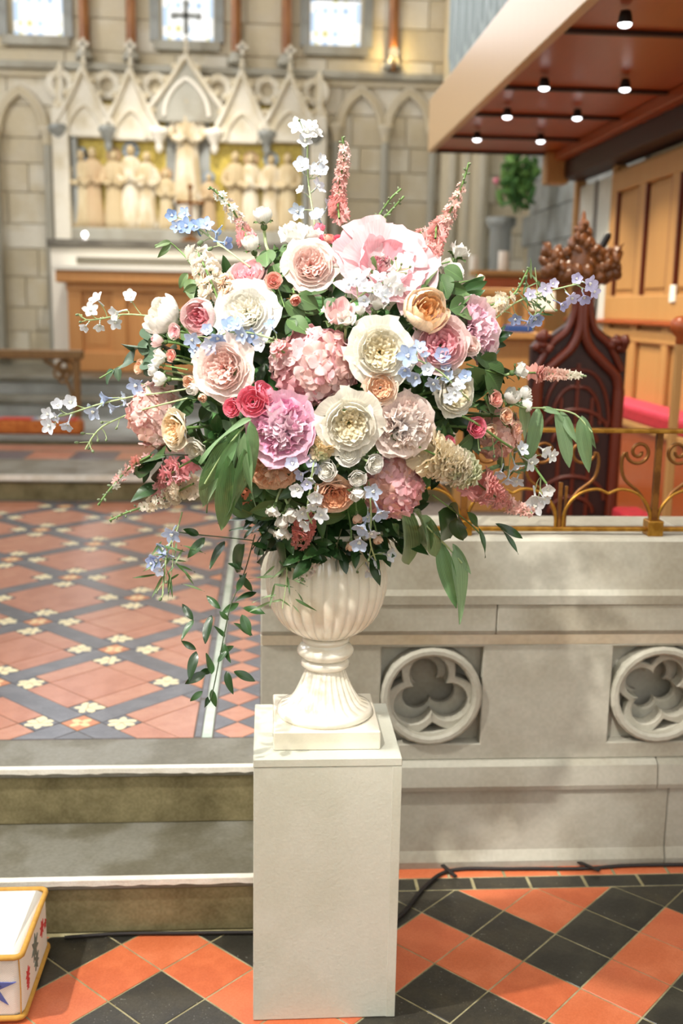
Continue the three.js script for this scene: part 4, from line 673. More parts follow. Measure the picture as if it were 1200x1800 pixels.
const stemM = M({ color: 0x6f9150, roughness: 0.6 }), stemPale = M({ color: 0xa9bd86, roughness: 0.6 }), stemDark = M({ color: 0x3a4a2a, roughness: 0.6 });
const UP = V(0, 1, 0);

// the arrangement's rounded mass, over the urn's mouth
const EC = V(0.13, 1.38, PZ), ER = V(0.42, 0.37, 0.31), MOUTH = V(PX, 1.085, PZ);
function shell(px, py, k = 1, back = 0) {         // point where the sight line meets the mass (scaled by k), or passes it abreast of its centre
  const d = ray(px, py).normalize(), o = camera.position.clone().sub(EC), s = q => V(q.x / (ER.x * k), q.y / (ER.y * k), q.z / (ER.z * k)), A = s(d), O = s(o);
  const a = A.dot(A), b = O.dot(A), c = O.dot(O) - 1, h = b * b - a * c; const t = h > 0 ? (-b - Math.sqrt(h)) / a : -b / a;
  return camera.position.clone().addScaledVector(d, t + back);
}
const outward = p => V((p.x - EC.x) / ER.x ** 2, (p.y - EC.y) / ER.y ** 2, (p.z - EC.z) / ER.z ** 2).normalize();
const depthOf = p => p.clone().sub(camera.position).dot(camera.getWorldDirection(V(0, 0, 0)));
const metres = (px, p) => px * depthOf(p) / F;
function placeHead(g, p, n, roll = 0) { g.quaternion.setFromUnitVectors(UP, n.clone().normalize()).multiply(new THREE.Quaternion().setFromAxisAngle(UP, roll)); g.position.copy(p); }
function petalMesh(name, geo, m, parent, turn, tilt = 0, scale = 1) { const o = shade(new THREE.Mesh(geo, m)); o.name = name; o.rotation.set(0, turn, 0); if (tilt) o.rotateX(tilt); o.scale.setScalar(scale); parent.add(o); return o; }
const calyxGeo = (() => { const l = []; for (let k = 0; k < 5; k++) l.push(cupPetal({ R: 0.5, H: 0.55, w: 0.42, curl: 0.5, belly: 0.2, point: 1, r0: 0.1 }).rotateY(k * 1.2566)); l.push(new THREE.SphereGeometry(0.28, 10, 8).scale(1, 1.1, 1).translate(0, -0.12, 0)); return join(l); })();
const calyxM = gm(0x7fa05c, { r: 0.6 });
// ring lists, outermost first: [count, R, H, half width, curl, belly, ruffle, palette index]
const FORMS = {
  rose: [[5, 0.98, 0.62, 0.8, 0.25, 0.34, 0.03, 0], [5, 0.9, 0.76, 0.78, 0.12, 0.36, 0.025, 0], [5, 0.8, 0.84, 0.75, 0.06, 0.36, 0.03, 1], [6, 0.66, 0.86, 0.66, 0.12, 0.3, 0.05, 1], [7, 0.52, 0.87, 0.62, 0.24, 0.2, 0.07, 2], [6, 0.38, 0.88, 0.68, 0.42, 0.2, 0.08, 2], [5, 0.25, 0.89, 0.8, 0.62, 0.2, 0.09, 2], [4, 0.12, 0.89, 1.0, 0.85, 0.2, 0.08, 3]],
  open: [[6, 1.0, 0.46, 0.72, 0.42, 0.3, 0.04, 0], [5, 0.92, 0.62, 0.8, 0.22, 0.32, 0.035, 0], [5, 0.84, 0.72, 0.8, 0.1, 0.34, 0.03, 0], [6, 0.72, 0.76, 0.68, 0.1, 0.3, 0.05, 1], [7, 0.58, 0.77, 0.6, 0.2, 0.25, 0.08, 1], [7, 0.45, 0.77, 0.6, 0.36, 0.2, 0.1, 2], [6, 0.32, 0.78, 0.7, 0.5, 0.2, 0.12, 2], [5, 0.2, 0.78, 0.8, 0.7, 0.2, 0.12, 2], [3, 0.1, 0.77, 1.0, 0.9, 0.2, 0.1, 3]],
  cup: [[4, 0.86, 1.25, 0.95, 0.03, 0.4, 0.02, 0], [4, 0.8, 1.3, 0.9, -0.12, 0.42, 0.02, 0], [4, 0.66, 1.25, 0.9, -0.1, 0.4, 0.04, 1], [5, 0.48, 1.2, 0.8, 0, 0.3, 0.08, 2], [4, 0.3, 1.15, 0.9, 0, 0.2, 0.1, 2], [3, 0.15, 1.1, 1, 0, 0.2, 0.1, 3]],
  spray: [[5, 1.0, 0.95, 0.8, 0.18, 0.36, 0.03, 0], [5, 0.82, 1.06, 0.8, 0.06, 0.36, 0.02, 0], [5, 0.64, 1.08, 0.8, 0.1, 0.3, 0.03, 1], [4, 0.47, 1.08, 0.9, 0.18, 0.2, 0.04, 1], [4, 0.31, 1.08, 0.95, 0.3, 0.1, 0.04, 1], [3, 0.16, 1.08, 1.1, 0.5, 0.1, 0.04, 2]],
  bud: [[3, 0.82, 1.75, 1.25, 0.08, 0.5, 0.03, 0], [3, 0.7, 1.85, 1.3, -0.2, 0.5, 0.03, 0], [3, 0.42, 1.8, 1.2, -0.1, 0.4, 0.05, 1]],
  bell: [[4, 0.72, 1.7, 0.95, 0.42, 0.35, 0.06, 0], [4, 0.64, 1.75, 0.95, 0.2, 0.35, 0.06, 0], [3, 0.4, 1.6, 1.0, 0, 0.3, 0.08, 1]],
};
const formGeo = {};
for (const [k, rings] of Object.entries(FORMS)) { reseed(k.length * 97 + k.charCodeAt(0)); formGeo[k] = rings.map(([n, R, H, w, curl, belly, ruffle], i) => [0, 1].map(() => cupPetal({ R, H, w, curl, belly, ruffle, ph: rnd(6.28), notch: rnd() < 0.3 ? 0.06 : 0, r0: 0.2, point: k === 'open' && i < 2 ? 0.5 : k === 'bell' ? 0.4 : 0.1 }))); }
function headStem(o, p, n, len, r, m = stemM, to) {        // from the head back towards the urn's mouth, in the thing's own axes
  const inv = o.quaternion.clone().invert(), w = (q) => q.clone().sub(o.position).applyQuaternion(inv);
  const b = p.clone().addScaledVector(n, -len * 0.35), e = to || p.clone().lerp(V(0.13, 1.33, PZ), 0.36);
  sub('stem', tube([w(p), w(b), w(b.clone().lerp(e, 0.5).addScaledVector(n, -len * 0.1)), w(e)], r, 14, 6), m, o);
}
const PAL = {
  white: [0xfcfaf4, 0xfbf8ee, 0xfaf5e6, 0xf8f0da], cream: [0xfbf7ea, 0xf9f3e1, 0xf7ebca, 0xf0d9a6], blush: [0xfdeae2, 0xfbdfd6, 0xf8cfc4, 0xf3b8ac], pink: [0xfce0dd, 0xfaced0, 0xf6b2ba, 0xf097a4],
  apricot: [0xfce6c8, 0xfad8ad, 0xf7c78d, 0xf2b06c], peach: [0xfce6d2, 0xfad9ba, 0xf6c6a0, 0xf0b085], orange: [0xfad9bd, 0xf8c6a2, 0xf3ac80, 0xee9768], hot: [0xf58ba0, 0xf3768f, 0xee6684, 0xe65578], coral: [0xf8b6a2, 0xf5a592, 0xf19584, 0xec8678],
  butter: [0xfdf2da, 0xfbe9c8, 0xf8d8a8, 0xf2bd86], salmon: [0xfac6b6, 0xf7b4a4, 0xf3a092, 0xee8e84],
};
function bloom(px, py, d, form, pal, label, o = {}) {        // d: width in the photograph's pixels
  const p = shell(px, py, o.k || 1, o.back || 0), n = o.face ? V(...o.face).normalize() : outward(p).multiplyScalar(0.85).add(camera.position.clone().sub(p).normalize().multiplyScalar(0.75)).normalize();
  const R = metres(d, p) / 2 / (form === 'bud' || form === 'bell' ? 0.92 : form === 'cup' ? 0.95 : 1.1), rings = FORMS[form], P = PAL[pal];
  const t = thing(o.name || (form === 'spray' ? 'spray_rose' : form === 'bud' ? 'rose_bud' : form === 'bell' ? 'lisianthus' : 'garden_rose'), label, o.cat || (form === 'bud' ? 'bud' : form === 'bell' ? 'lisianthus' : 'rose'), [0, 0, 0], o.group);
  reseed(px * 31 + py * 17);
  const H = rings[0][2] * R; placeHead(t, p.clone().addScaledVector(n, -H * 0.55), n, rnd(6.28)); if (o.sq) t.scale.y = o.sq;
  rings.forEach(([cnt, , , , , , , c], i) => { const a0 = rnd(6.28); for (let k = 0; k < cnt; k++) petalMesh('petal', formGeo[form][i][k % 2], pm(P[c], o.tr), t, a0 + k * 2 * Math.PI / cnt + rnd(-0.2, 0.2), rnd(-0.06, 0.06) - (i > 2 ? rnd(0.08) : 0), R * rnd(0.96, 1.04)); });
  const cx = sub('calyx', calyxGeo, calyxM, t); cx.scale.setScalar(R * (form === 'bud' || form === 'bell' ? 1.25 : 0.8));
  if (o.stem !== 0) headStem(t, t.position.clone(), n, R * 2 + 0.05, Math.min(0.0032, R * 0.16), o.pale ? stemPale : stemM, o.stemTo);
  return t;
}
reseed(301);
const peonyGeo = [0, 1, 2, 3].map(i => tongue({ L: 1, W: 0.27 + 0.04 * i, bend: 0.3, ruffle: 0.06, ph: i * 1.7, cup: 0.35, tip: 0.75, teeth: 0.05 })), guardGeo = [0, 1].map(i => cupPetal({ R: 1, H: 0.62, w: 0.62, curl: 0.3, belly: 0.35, ruffle: 0.04, ph: i * 2, notch: 0.07 }));
function peony(px, py, d, cols, label, o = {}) {       // guard petals round a dome of ruffled ones
  const p = shell(px, py, o.k || 1, o.back || 0), n = o.face ? V(...o.face).normalize() : outward(p).multiplyScalar(0.8).add(camera.position.clone().sub(p).normalize().multiplyScalar(0.7)).normalize(), R = metres(d, p) / 2 / 1.12;
  const t = thing('peony', label, 'peony'); placeHead(t, p.clone().addScaledVector(n, -R * 0.5), n); reseed(px * 7 + py);
  for (const [cnt, s, tl] of [[7, 1, 0], [6, 0.9, -0.12]]) for (let k = 0; k < cnt; k++) petalMesh('petal', guardGeo[k % 2], pm(cols[0]), t, k * 6.283 / cnt + rnd(0.3), tl + rnd(-0.08, 0.08), R * s * rnd(0.93, 1.05));
  const N = o.n || 80;
  for (let k = 0; k < N; k++) { const f = (k + 0.5) / N, th = Math.acos(1 - f * 0.86), ph = k * 2.39996; const m = shade(new THREE.Mesh(pick(peonyGeo), pm(cols[f < 0.35 ? 1 : f < 0.7 ? 2 : 3] ))); m.name = 'petal'; const dir = V(Math.sin(th) * Math.cos(ph), Math.cos(th) + 0.1, Math.sin(th) * Math.sin(ph)).normalize();
    m.quaternion.setFromUnitVectors(UP, dir).multiply(new THREE.Quaternion().setFromAxisAngle(UP, rnd(6.28))); m.scale.setScalar(R * mix(0.95, 0.98, f) * rnd(0.86, 1.06)); m.position.set(dir.x * R * 0.12, R * 0.02, dir.z * R * 0.12); t.add(m); }
  const cx = sub('calyx', calyxGeo, calyxM, t); cx.scale.setScalar(R * 0.6); headStem(t, t.position.clone(), n, R * 2, 0.0035);
  return t;
}
const hyGeo = [0, 1, 2].map(i => { reseed(40 + i); const l = []; for (let k = 0; k < 4; k++) l.push(sheet(6, 5, (u, v) => { const w = 0.56 * Math.sqrt(Math.max(0, 1 - Math.pow(2 * v - 1.02, 2) * 0.92)) * (0.4 + 0.6 * v + 0.15); return [u * w, 0.1 + 0.16 * v * v + 0.07 * Math.sin(u * 3 + k + i) * v - 0.1 * u * u * v, 0.04 + 0.92 * v]; }).rotateY(k * Math.PI / 2 + rnd(-0.12, 0.12)).rotateX(0.02)); l.push(new THREE.SphereGeometry(0.09, 8, 6).translate(0, 0.14, 0)); return join(l); });
function hydrangea(px, py, dx, dy, cols, label, o = {}) {
  const p = shell(px, py, o.k || 1, o.back || 0), n = o.face ? V(...o.face).normalize() : outward(p).add(camera.position.clone().sub(p).normalize().multiplyScalar(0.8)).normalize(), R = metres(dx, p) / 2, sy = dy / dx;
  const t = thing('hydrangea', label, 'hydrangea'); reseed(px + py * 3); const C = p.clone().addScaledVector(n, -R * 0.6); t.position.copy(C);
  const N = o.n || 74, fs = R * (o.fs || 0.27), q = new THREE.Quaternion().setFromUnitVectors(UP, n);
  for (let k = 0; k < N; k++) { const f = (k + 0.5) / N, th = Math.acos(1 - f * 1.45), ph = k * 2.39996, dir = V(Math.sin(th) * Math.cos(ph), Math.cos(th), Math.sin(th) * Math.sin(ph)).applyQuaternion(q), m = shade(new THREE.Mesh(pick(hyGeo), pm(pick(cols)))); m.name = 'floret';
    const r = R * rnd(0.72, 0.86); m.position.set(dir.x * r, dir.y * r * sy, dir.z * r * 0.9); const tilt = dir.clone().add(V(rnd(-0.35, 0.35), rnd(-0.35, 0.35), rnd(-0.35, 0.35))).normalize(); m.quaternion.setFromUnitVectors(UP, tilt).multiply(new THREE.Quaternion().setFromAxisAngle(UP, rnd(6.28))); m.scale.setScalar(fs * rnd(0.85, 1.2)); t.add(m); }
  sub('flower_core', new THREE.IcosahedronGeometry(R * 0.62, 2).scale(1, sy, 0.85), pm(cols[cols.length - 1], 0), t);
  sub('stem', tube([V(0, 0, 0), MOUTH.clone().sub(C).multiplyScalar(0.3).addScaledVector(n, -0.03), MOUTH.clone().sub(C).multiplyScalar(0.7)], 0.004, 12, 6), stemM, t);
  return t;
}
// open five-petalled larkspur flower with a spur, and dense double floret for stocks; unit size
const larkGeo = [0, 1].map(i => { reseed(80 + i); const l = []; for (let k = 0; k < 5; k++) l.push(sheet(4, 5, (u, v) => { const w = 0.37 * Math.pow(Math.sin(Math.PI * Math.min(0.99, 0.06 + 0.92 * Math.pow(v, 1.15))), 0.75); return [u * w, (i ? 0.62 : 0.36) * Math.sqrt(v) + 0.12 * u * u * v, 0.06 + (i ? 0.72 : 0.95) * v]; }).rotateY(k * 1.2566 + rnd(-0.15, 0.15))); return join(l); });
const eyeGeo = (() => { const l = []; for (let k = 0; k < 3; k++) l.push(new THREE.SphereGeometry(0.12, 6, 5).scale(1, 1.4, 1).translate(0.09 * Math.cos(k * 2.1), 0.26, 0.09 * Math.sin(k * 2.1))); return join(l); })();
const spurGeo = tube([[0, 0.1, 0], [0, -0.25, 0.03], [0.02, -0.75, 0.1], [0.06, -1.15, 0.05]], 0.09, 8, 5);
const doubleGeo = [0, 1, 2].map(i => { reseed(90 + i); const l = []; for (const [n, r, h] of [[5, 0.95, 0.35], [5, 0.62, 0.6]]) for (let k = 0; k < n; k++) l.push(sheet(4, 3, (u, v) => { const w = r * 0.46 * (0.4 + 0.75 * v) * Math.sqrt(1 - 0.35 * v * v); return [u * w, h * Math.sqrt(v) + 0.07 * Math.sin(u * 4 + k * 2 + i) * v, r * v * (1 - 0.12 * u * u)]; }).rotateY(k * 6.283 / n + rnd(0.6))); return join(l); });
const starGeo = [0, 1].map(i => { reseed(95 + i); const l = []; for (const [n, r, h] of [[6, 1.0, 0.3], [5, 0.66, 0.55]]) for (let k = 0; k < n; k++) l.push(sheet(2, 4, (u, v) => { const w = r * 0.26 * Math.pow(Math.sin(Math.PI * (0.1 + 0.86 * v)), 0.8); return [u * w, h * Math.sqrt(v) + 0.08 * u * u, r * v]; }).rotateY(k * 6.283 / n + rnd(0.4))); return join(l); });
const budGeo = new THREE.SphereGeometry(1, 8, 6).scale(0.5, 0.8, 0.5).translate(0, 0.5, 0);
function orient(m, dir, s, roll) { m.quaternion.setFromUnitVectors(UP, dir.clone().normalize()).multiply(new THREE.Quaternion().setFromAxisAngle(UP, roll)); m.scale.setScalar(s); return m; }
// spray of larkspur: stem through pixels, florets at pixels [x, y, width, tone]
function larkspur(stemPx, florets, cols, label, o = {}) {
  const P = (x, y, b = 0) => shell(x, y, o.k || 1.04, (o.back || 0) + b), pts = stemPx.map(([x, y, b], i) => i || !((o.k || 1.04) > 1.02) ? P(x, y, b) : shell(x, y, 0.78)), t = thing(o.name || 'larkspur', label, o.cat || 'larkspur', pts[0].toArray(), o.group); reseed(stemPx[0][0] * 3 + stemPx[0][1]);
  const base = pts[0], curve = new THREE.CatmullRomCurve3(pts.map(p => p.clone().sub(base)));
  sub('stem', new THREE.TubeGeometry(curve, 30, o.r || 0.0018, 5), o.stem || stemPale, t);
  const cps = curve.getPoints(40);
  for (const [x, y, w, c] of florets) {
    const p = P(x, y, rnd(-0.02, 0.015)).sub(base); let best = cps[0]; for (const q of cps) if (q.distanceTo(p) + 0.4 * Math.abs(0) < best.distanceTo(p)) best = q;
    const i = cps.indexOf(best), from = cps[Math.max(0, i - 3)], dir = p.clone().sub(from).normalize().multiplyScalar(0.6).add(V(rnd(-0.5, 0.5), rnd(-0.45, 0.35), rnd(0.5, 1.1))).normalize(), s = metres(w, p.clone().add(base)) / 2 * 1.25;
    const m = orient(sub(c === 'b' ? 'bud' : 'floret', c === 'b' ? budGeo : pick(larkGeo), c === 'b' ? gm(0x9fb583, { r: 0.7 }) : pm(typeof c === 'number' ? cols[c] : pick(cols)), t, ...p.toArray()), dir, c === 'b' ? s * 0.75 : s, rnd(6.28));
    if (c !== 'b') { sub('eye', eyeGeo, pm(0xf4f2e4, 0), m); sub('spur', spurGeo, m.material, m); }
    const back = p.clone().addScaledVector(dir, -s * 0.4); sub('pedicel', new THREE.TubeGeometry(new THREE.CatmullRomCurve3([from.clone(), from.clone().lerp(back, 0.6).addScaledVector(dir, -s * 0.5), back]), 8, 0.0009, 4), stemPale, t);
  }
  return t;
}
// dense spike along pixels a -> b (a at the bloom's foot), width w at the foot, cols foot -> tip
function spike(line, w0, w1, cols, N, label, o = {}) {
  const pts = line.map(([x, y, b]) => shell(x, y, o.k || 1.03, (o.back || 0) + (b || 0))), base = pts[0], t = thing(o.name || 'larkspur_spike', label, o.cat || 'larkspur', base.toArray(), o.group); reseed(line[0][0] * 5 + line[0][1]);
  const curve = new THREE.CatmullRomCurve3(pts.map(p => p.clone().sub(base))); sub('stem', new THREE.TubeGeometry(curve, 24, 0.0022, 6), stemM, t);
  const L = curve.getLength();
  for (let k = 0; k < N; k++) {
    const f = (k + 0.4) / N, v = mix(o.from ?? 0.1, o.to ?? 1, f), c = curve.getPointAt(Math.min(1, v)), tan = curve.getTangentAt(Math.min(1, v)), a = k * 2.39996, side = V(Math.cos(a), 0, Math.sin(a)); side.addScaledVector(tan, -side.dot(tan)); if (side.length() < 0.1) side.set(0, 0, 1); side.normalize();
    const w = metres(mix(w0, w1, f), c.clone().add(base)) / 2, dir = side.clone().addScaledVector(tan, 0.55).normalize(), bud = f > (o.buds ?? 0.86), s = bud ? Math.max(w * 0.32, metres(4.2, c.clone().add(base))) * (o.fs || 1) : w * rnd(0.6, 0.8) * (o.cat === "stock" ? 1 : 1.12) * (o.fs || 1);
    const ci = Math.min(cols.length - 1, Math.floor(f * cols.length)), m = orient(sub(bud ? 'bud' : 'floret', bud ? budGeo : pick(o.cat === 'stock' ? doubleGeo : starGeo), bud ? gm(0xa8b98c, { r: 0.7 }) : pm(cols[clamp(ci + (rnd() < 0.3 ? 1 : 0), 0, cols.length - 1)]), t, ...c.clone().addScaledVector(side, w * (bud ? 0.35 : rnd(0.4, 0.6))).toArray()), dir, s, rnd(6.28));
    if (!bud && k % 2) { const ey = sub('eye', eyeGeo, gm(0xb9c68e, { r: 0.7 }), m); ey.scale.setScalar(0.9); }
  }
  return t;
}
// ---------------------------------------------------------------- foliage
const LEAF = {
  ruscus: [0, 1, 2].map(i => leafGeo({ L: 1, W: 0.17, fold: 0.2, droop: 0.08 + 0.07 * i, twist: 0.3 * (i - 1), wide: 0.45, ph: i })),
  seal: [0, 1, 2].map(i => leafGeo({ L: 1, W: 0.08, fold: 0.35, droop: 0.12 + 0.06 * i, twist: 0.35 * (i - 1), wide: 0.42, ribs: 0.004, ph: i * 2 })),
  rose: [0, 1, 2].map(i => leafGeo({ L: 1, W: 0.3, fold: 0.3, droop: 0.15 + 0.08 * i, twist: 0.2 * (i - 1), wide: 0.42, ph: i })),
  fine: [0, 1].map(i => leafGeo({ L: 1, W: 0.055, fold: 0.2, droop: 0.2 * i, twist: 0.3, wide: 0.35, ph: i })),
};
const G = { dark: [gm(0x33562c, { r: 0.32 }), gm(0x406a36, { r: 0.34 }), gm(0x4c7840, { r: 0.36 })], seal: [gm(0xaedd9a, { rib: 1, t: 0.4, r: 0.55 }), gm(0xbde8aa, { rib: 1, t: 0.4, r: 0.55 }), gm(0x9cd28a, { rib: 1, t: 0.4, r: 0.55 })], rose: [gm(0x648c4c), gm(0x759c5c), gm(0x547a42)], pale: [gm(0x87a86a, { t: 0.2 }), gm(0x9bb87e, { t: 0.2 })], grey: [gm(0x6f8d6c), gm(0x5f8060)] };
function addLeaf(t, base, tip, kind, m, o = {}) {
  const y = tip.clone().sub(base), L = y.length(); y.normalize();
  const n = (o.n || camera.position.clone().sub(base).normalize().add(V(0, 0.5, 0))).clone(); const z = n.addScaledVector(y, -n.dot(y)).normalize(), x = y.clone().cross(z);
  const g = LEAF[kind][Math.floor(rnd() * LEAF[kind].length)], l = sub('leaf', g, m, t); l.quaternion.setFromRotationMatrix(new THREE.Matrix4().makeBasis(x, y, z)).multiply(new THREE.Quaternion().setFromAxisAngle(UP, o.roll ?? rnd(-0.7, 0.7)));
  l.position.copy(base).sub(t.position); l.scale.set(L * (o.w || 1), L, L); return l;
}
// stem through pixels, leaves given as [base x, base y, tip x, tip y, relative width]
function sprig(stemPx, leaves, kind, greens, label, o = {}) {
  const P = (x, y, b = 0) => shell(x, y, o.k || 1, (o.back || 0) + b), pts = stemPx.map(([x, y, b], i) => i || !((o.k || 1) > 1.01) ? P(x, y, b) : shell(x, y, 0.78)), t = thing(o.name || 'foliage_sprig', label, o.cat || 'foliage', pts[0].toArray(), o.group); reseed(stemPx[0][0] * 13 + stemPx[0][1] * 7);
  sub('stem', new THREE.TubeGeometry(new THREE.CatmullRomCurve3(pts.map(p => p.clone().sub(pts[0]))), 28, o.r || 0.0016, 5), o.stem || stemM, t);
  for (const [bx, by, tx, ty, w, db, dt] of leaves) addLeaf(t, P(bx, by, db || 0), P(tx, ty, dt ?? rnd(-0.02, 0.02)), kind, pick(greens), { w: w || 1, roll: o.rollAmp ? rnd(-o.rollAmp, o.rollAmp) : o.roll });
  return t;
}
// the wet foam and leaf wad that fills the middle
const foam = solo('floral_foam', new THREE.IcosahedronGeometry(1, 4).scale(0.27, 0.25, 0.2).translate(0.13, 1.33, PZ), M({ map: rep(blotch(0x5f9150, 0x55864a, 14, 211, 12), 3, 3), roughness: 0.95 }), 'green floral foam hidden deep among the stems in the urn', 'floral foam');
const BIG = [[672, 462, 84], [546, 467, 46], [433, 550, 54], [552, 640, 92], [667, 618, 56], [613, 744, 56], [708, 747, 62], [495, 752, 64], [394, 647, 52], [774, 606, 54], [746, 548, 46], [700, 866, 66], [252, 735, 60], [838, 578, 54]];
reseed(401);
for (let k = 0; k < 84; k++) {          // leafy rose and ruscus tips between the blooms
  const a = k * 2.39996, rr = Math.sqrt((k + 0.5) / 84), px = 580 + 310 * rr * Math.cos(a), py = 680 + 245 * rr * Math.sin(a), kk = BIG.some(([x, y, r]) => Math.hypot(px - x, py - y) < r) ? 0.7 : rnd(0.8, 0.92), c = shell(px, py, kk), n = outward(c).add(V(0, 0, 0.5)).normalize(), dark = rnd() < 0.5;
  const t = thing('foliage_sprig', dark ? 'dark glossy leaf tip tucked between the blooms' : 'rose leaf tip tucked between the blooms', 'foliage', c.clone().addScaledVector(n, -0.07).toArray(), dark ? 'dark leaf tips between the blooms' : 'rose leaf tips between the blooms');
  sub('stem', tube([V(0, 0, 0), n.clone().multiplyScalar(0.04), n.clone().multiplyScalar(0.085)], 0.0015, 6, 5), stemM, t);
  for (let i = 0; i < 6; i++) { const d = n.clone().multiplyScalar(0.5).add(V(rnd(-1, 1), rnd(-1, 1), rnd(-0.6, 0.9))).normalize(), b = t.position.clone().addScaledVector(n, rnd(0.02, 0.08)); addLeaf(t, b, b.clone().addScaledVector(d, rnd(0.045, 0.075)), dark ? 'ruscus' : 'rose', pick(dark ? G.dark : G.rose), { n: n.clone().add(V(rnd(-0.6, 0.6), rnd(-0.6, 0.6), 0.4)), w: dark ? 1.1 : 0.85 }); }
}

// ---------------------------------------------------------------- the blooms, from the photograph
bloom(546, 467, 78, 'open', 'blush', 'blush pink garden rose facing out below the white lisianthus at the top', { face: [0.02, 0.35, 1], sq: 1.05 });
bloom(437, 487, 76, 'rose', 'pink', 'loose pink rose behind the white garden rose', { face: [-0.2, 0.8, 0.6], k: 0.97 });
bloom(433, 550, 92, 'open', 'white', 'large pure white garden rose above the blue larkspur', { face: [-0.25, 0.35, 1] });
bloom(288, 556, 76, 'cup', 'white', 'white cupped bloom seen from the side beside the pink cupped rose', { face: [-0.75, 0.5, 0.35], k: 1.02 });
bloom(352, 556, 66, 'cup', 'pink', 'blush cupped rose with a strong pink heart beside the white cupped bloom', { face: [-0.45, 0.05, 0.9], k: 1.04 });
bloom(394, 647, 92, 'open', 'blush', 'peachy blush garden rose above the hot pink spray roses', { face: [-0.4, 0.1, 1], k: 1.03 });
bloom(667, 618, 96, 'open', 'cream', 'white garden rose with a folded buttery heart beside the large hydrangea', { face: [0.03, 0.12, 1], k: 1.04 });
bloom(746, 548, 84, 'cup', 'apricot', 'apricot cupped rose beside the pale open peony', { face: [0.25, 0.45, 0.9], k: 1.08 });
bloom(774, 606, 94, 'rose', 'pink', 'pink garden rose with deep pink heart below the apricot rose', { face: [-0.1, 0.15, 1], k: 1.05 });
bloom(668, 682, 58, 'rose', 'peach', 'peach garden rose tucked under the white rose with buttery heart', { face: [0.05, 0.1, 1], k: 1.04 });
bloom(797, 692, 76, 'rose', 'cream', 'round cream rose veiled by pale blue larkspur', { face: [0.45, 0.0, 0.9], k: 1.0 });
bloom(613, 744, 94, 'open', 'cream', 'creamy white garden rose with golden heart below the large hydrangea', { face: [0.0, -0.12, 1], k: 1.06 });
bloom(310, 754, 68, 'rose', 'butter', 'pale yellow rose with apricot heart beside the side hydrangea', { face: [-0.75, 0.0, 0.65], k: 1.03 });
bloom(588, 867, 68, 'rose', 'orange', 'deep apricot rose hanging low over the urn', { face: [0.05, -0.45, 1], k: 1.02 });
bloom(345, 790, 44, 'spray', 'cream', 'half hidden cream rose under the pale yellow rose', { face: [-0.5, -0.3, 0.8], k: 0.96 });
bloom(595, 548, 52, 'bell', 'pink', 'pale pink sweet pea like bloom above the large hydrangea', { face: [-0.1, 0.7, 0.5], k: 1.0, name: 'sweet_pea', cat: 'sweet pea' });

// the broad pale peony at the top: loose pointed petals
{ const px = 672, py = 470, p = shell(px, py, 0.98), n = V(0.12, 0.55, 0.85).normalize(), R = metres(150, p) / 2; const t = thing('peony', 'broad pale pink peony with loose pointed petals at the top of the arrangement', 'peony'); placeHead(t, p.clone().addScaledVector(n, -R * 0.25), n); reseed(9);
  const gs = [0, 1, 2].map(i => cupPetal({ R: 0.95, H: 0.55, w: 0.5, curl: 0.28, belly: 0.2, ruffle: 0.035, ph: i * 2, point: 0.9, notch: 0 })), gi = [0, 1].map(i => cupPetal({ R: 0.62, H: 0.72, w: 0.6, curl: 0.05, belly: 0.3, ruffle: 0.06, ph: i * 3, point: 0.6 })), gc = tongue({ L: 0.62, W: 0.18, bend: 0.2, ruffle: 0.06, cup: 0.4, tip: 0.5, teeth: 0.04 });
  for (let k = 0; k < 9; k++) petalMesh('petal', gs[k % 3], pm(k % 2 ? 0xfbd9dd : 0xf9cfd6), t, k * 0.698 + rnd(0.2), rnd(-0.1, 0.1), R * rnd(0.92, 1.12));
  for (let k = 0; k < 8; k++) petalMesh('petal', gs[k % 3], pm(0xfadde0), t, k * 0.785 + 0.3 + rnd(0.2), -0.25 + rnd(-0.1, 0.1), R * rnd(0.8, 0.95));
  for (let k = 0; k < 7; k++) petalMesh('petal', gi[k % 2], pm(k % 2 ? 0xf7b9c4 : 0xf9cbd2), t, k * 0.9 + rnd(0.2), rnd(-0.15, 0.1), R * rnd(0.85, 1));
  for (let k = 0; k < 16; k++) petalMesh('petal', gc, pm(k % 2 ? 0xfbe3e2 : 0xf4a9b6), t, k * 2.4, rnd(0.1, 0.55), R * rnd(0.9, 1.1));
  const cx = sub('calyx', calyxGeo, calyxM, t); cx.scale.setScalar(R * 0.5); headStem(t, t.position.clone(), n, R * 2, 0.0035); }
peony(495, 752, 116, [0xf7c8dc, 0xfbe0ea, 0xf6bcd6, 0xf0a2c6], 'mauve pink ruffled peony below the large hydrangea', { face: [-0.15, 0.15, 1], k: 1.05 });
peony(708, 747, 106, [0xfdece4, 0xfdf2ec, 0xfceae0, 0xfbe1d7], 'blush peony with fringed petals beside the creamy rose with golden heart', { face: [0.2, -0.05, 1], k: 1.04 });
peony(838, 578, 102, [0xfbdcdf, 0xfad6e0, 0xf8c8d8, 0xf5bad0], 'pink ruffled peony at the edge beside the choir desk', { face: [0.55, 0.2, 0.8], k: 1.02, n: 50 });
peony(478, 828, 74, [0xf8c8a6, 0xfad8ba, 0xf6c09a, 0xf1ab84], 'peach carnation like peony half hidden under the mauve peony', { face: [-0.15, -0.5, 0.9], k: 0.97, n: 40 });
hydrangea(552, 640, 172, 150, [0xf9cfcf, 0xf7c1c4, 0xfadcda, 0xf7cac2, 0xf5b6bb], 'large pink hydrangea head in the middle of the arrangement', { k: 0.99, n: 84 });
hydrangea(252, 735, 112, 138, [0xf8cfc7, 0xf6c1bb, 0xfadad2, 0xf6c8b8], 'salmon pink hydrangea head bulging out beside the pale yellow rose', { k: 0.98, face: [-0.6, -0.1, 0.7], n: 70 });
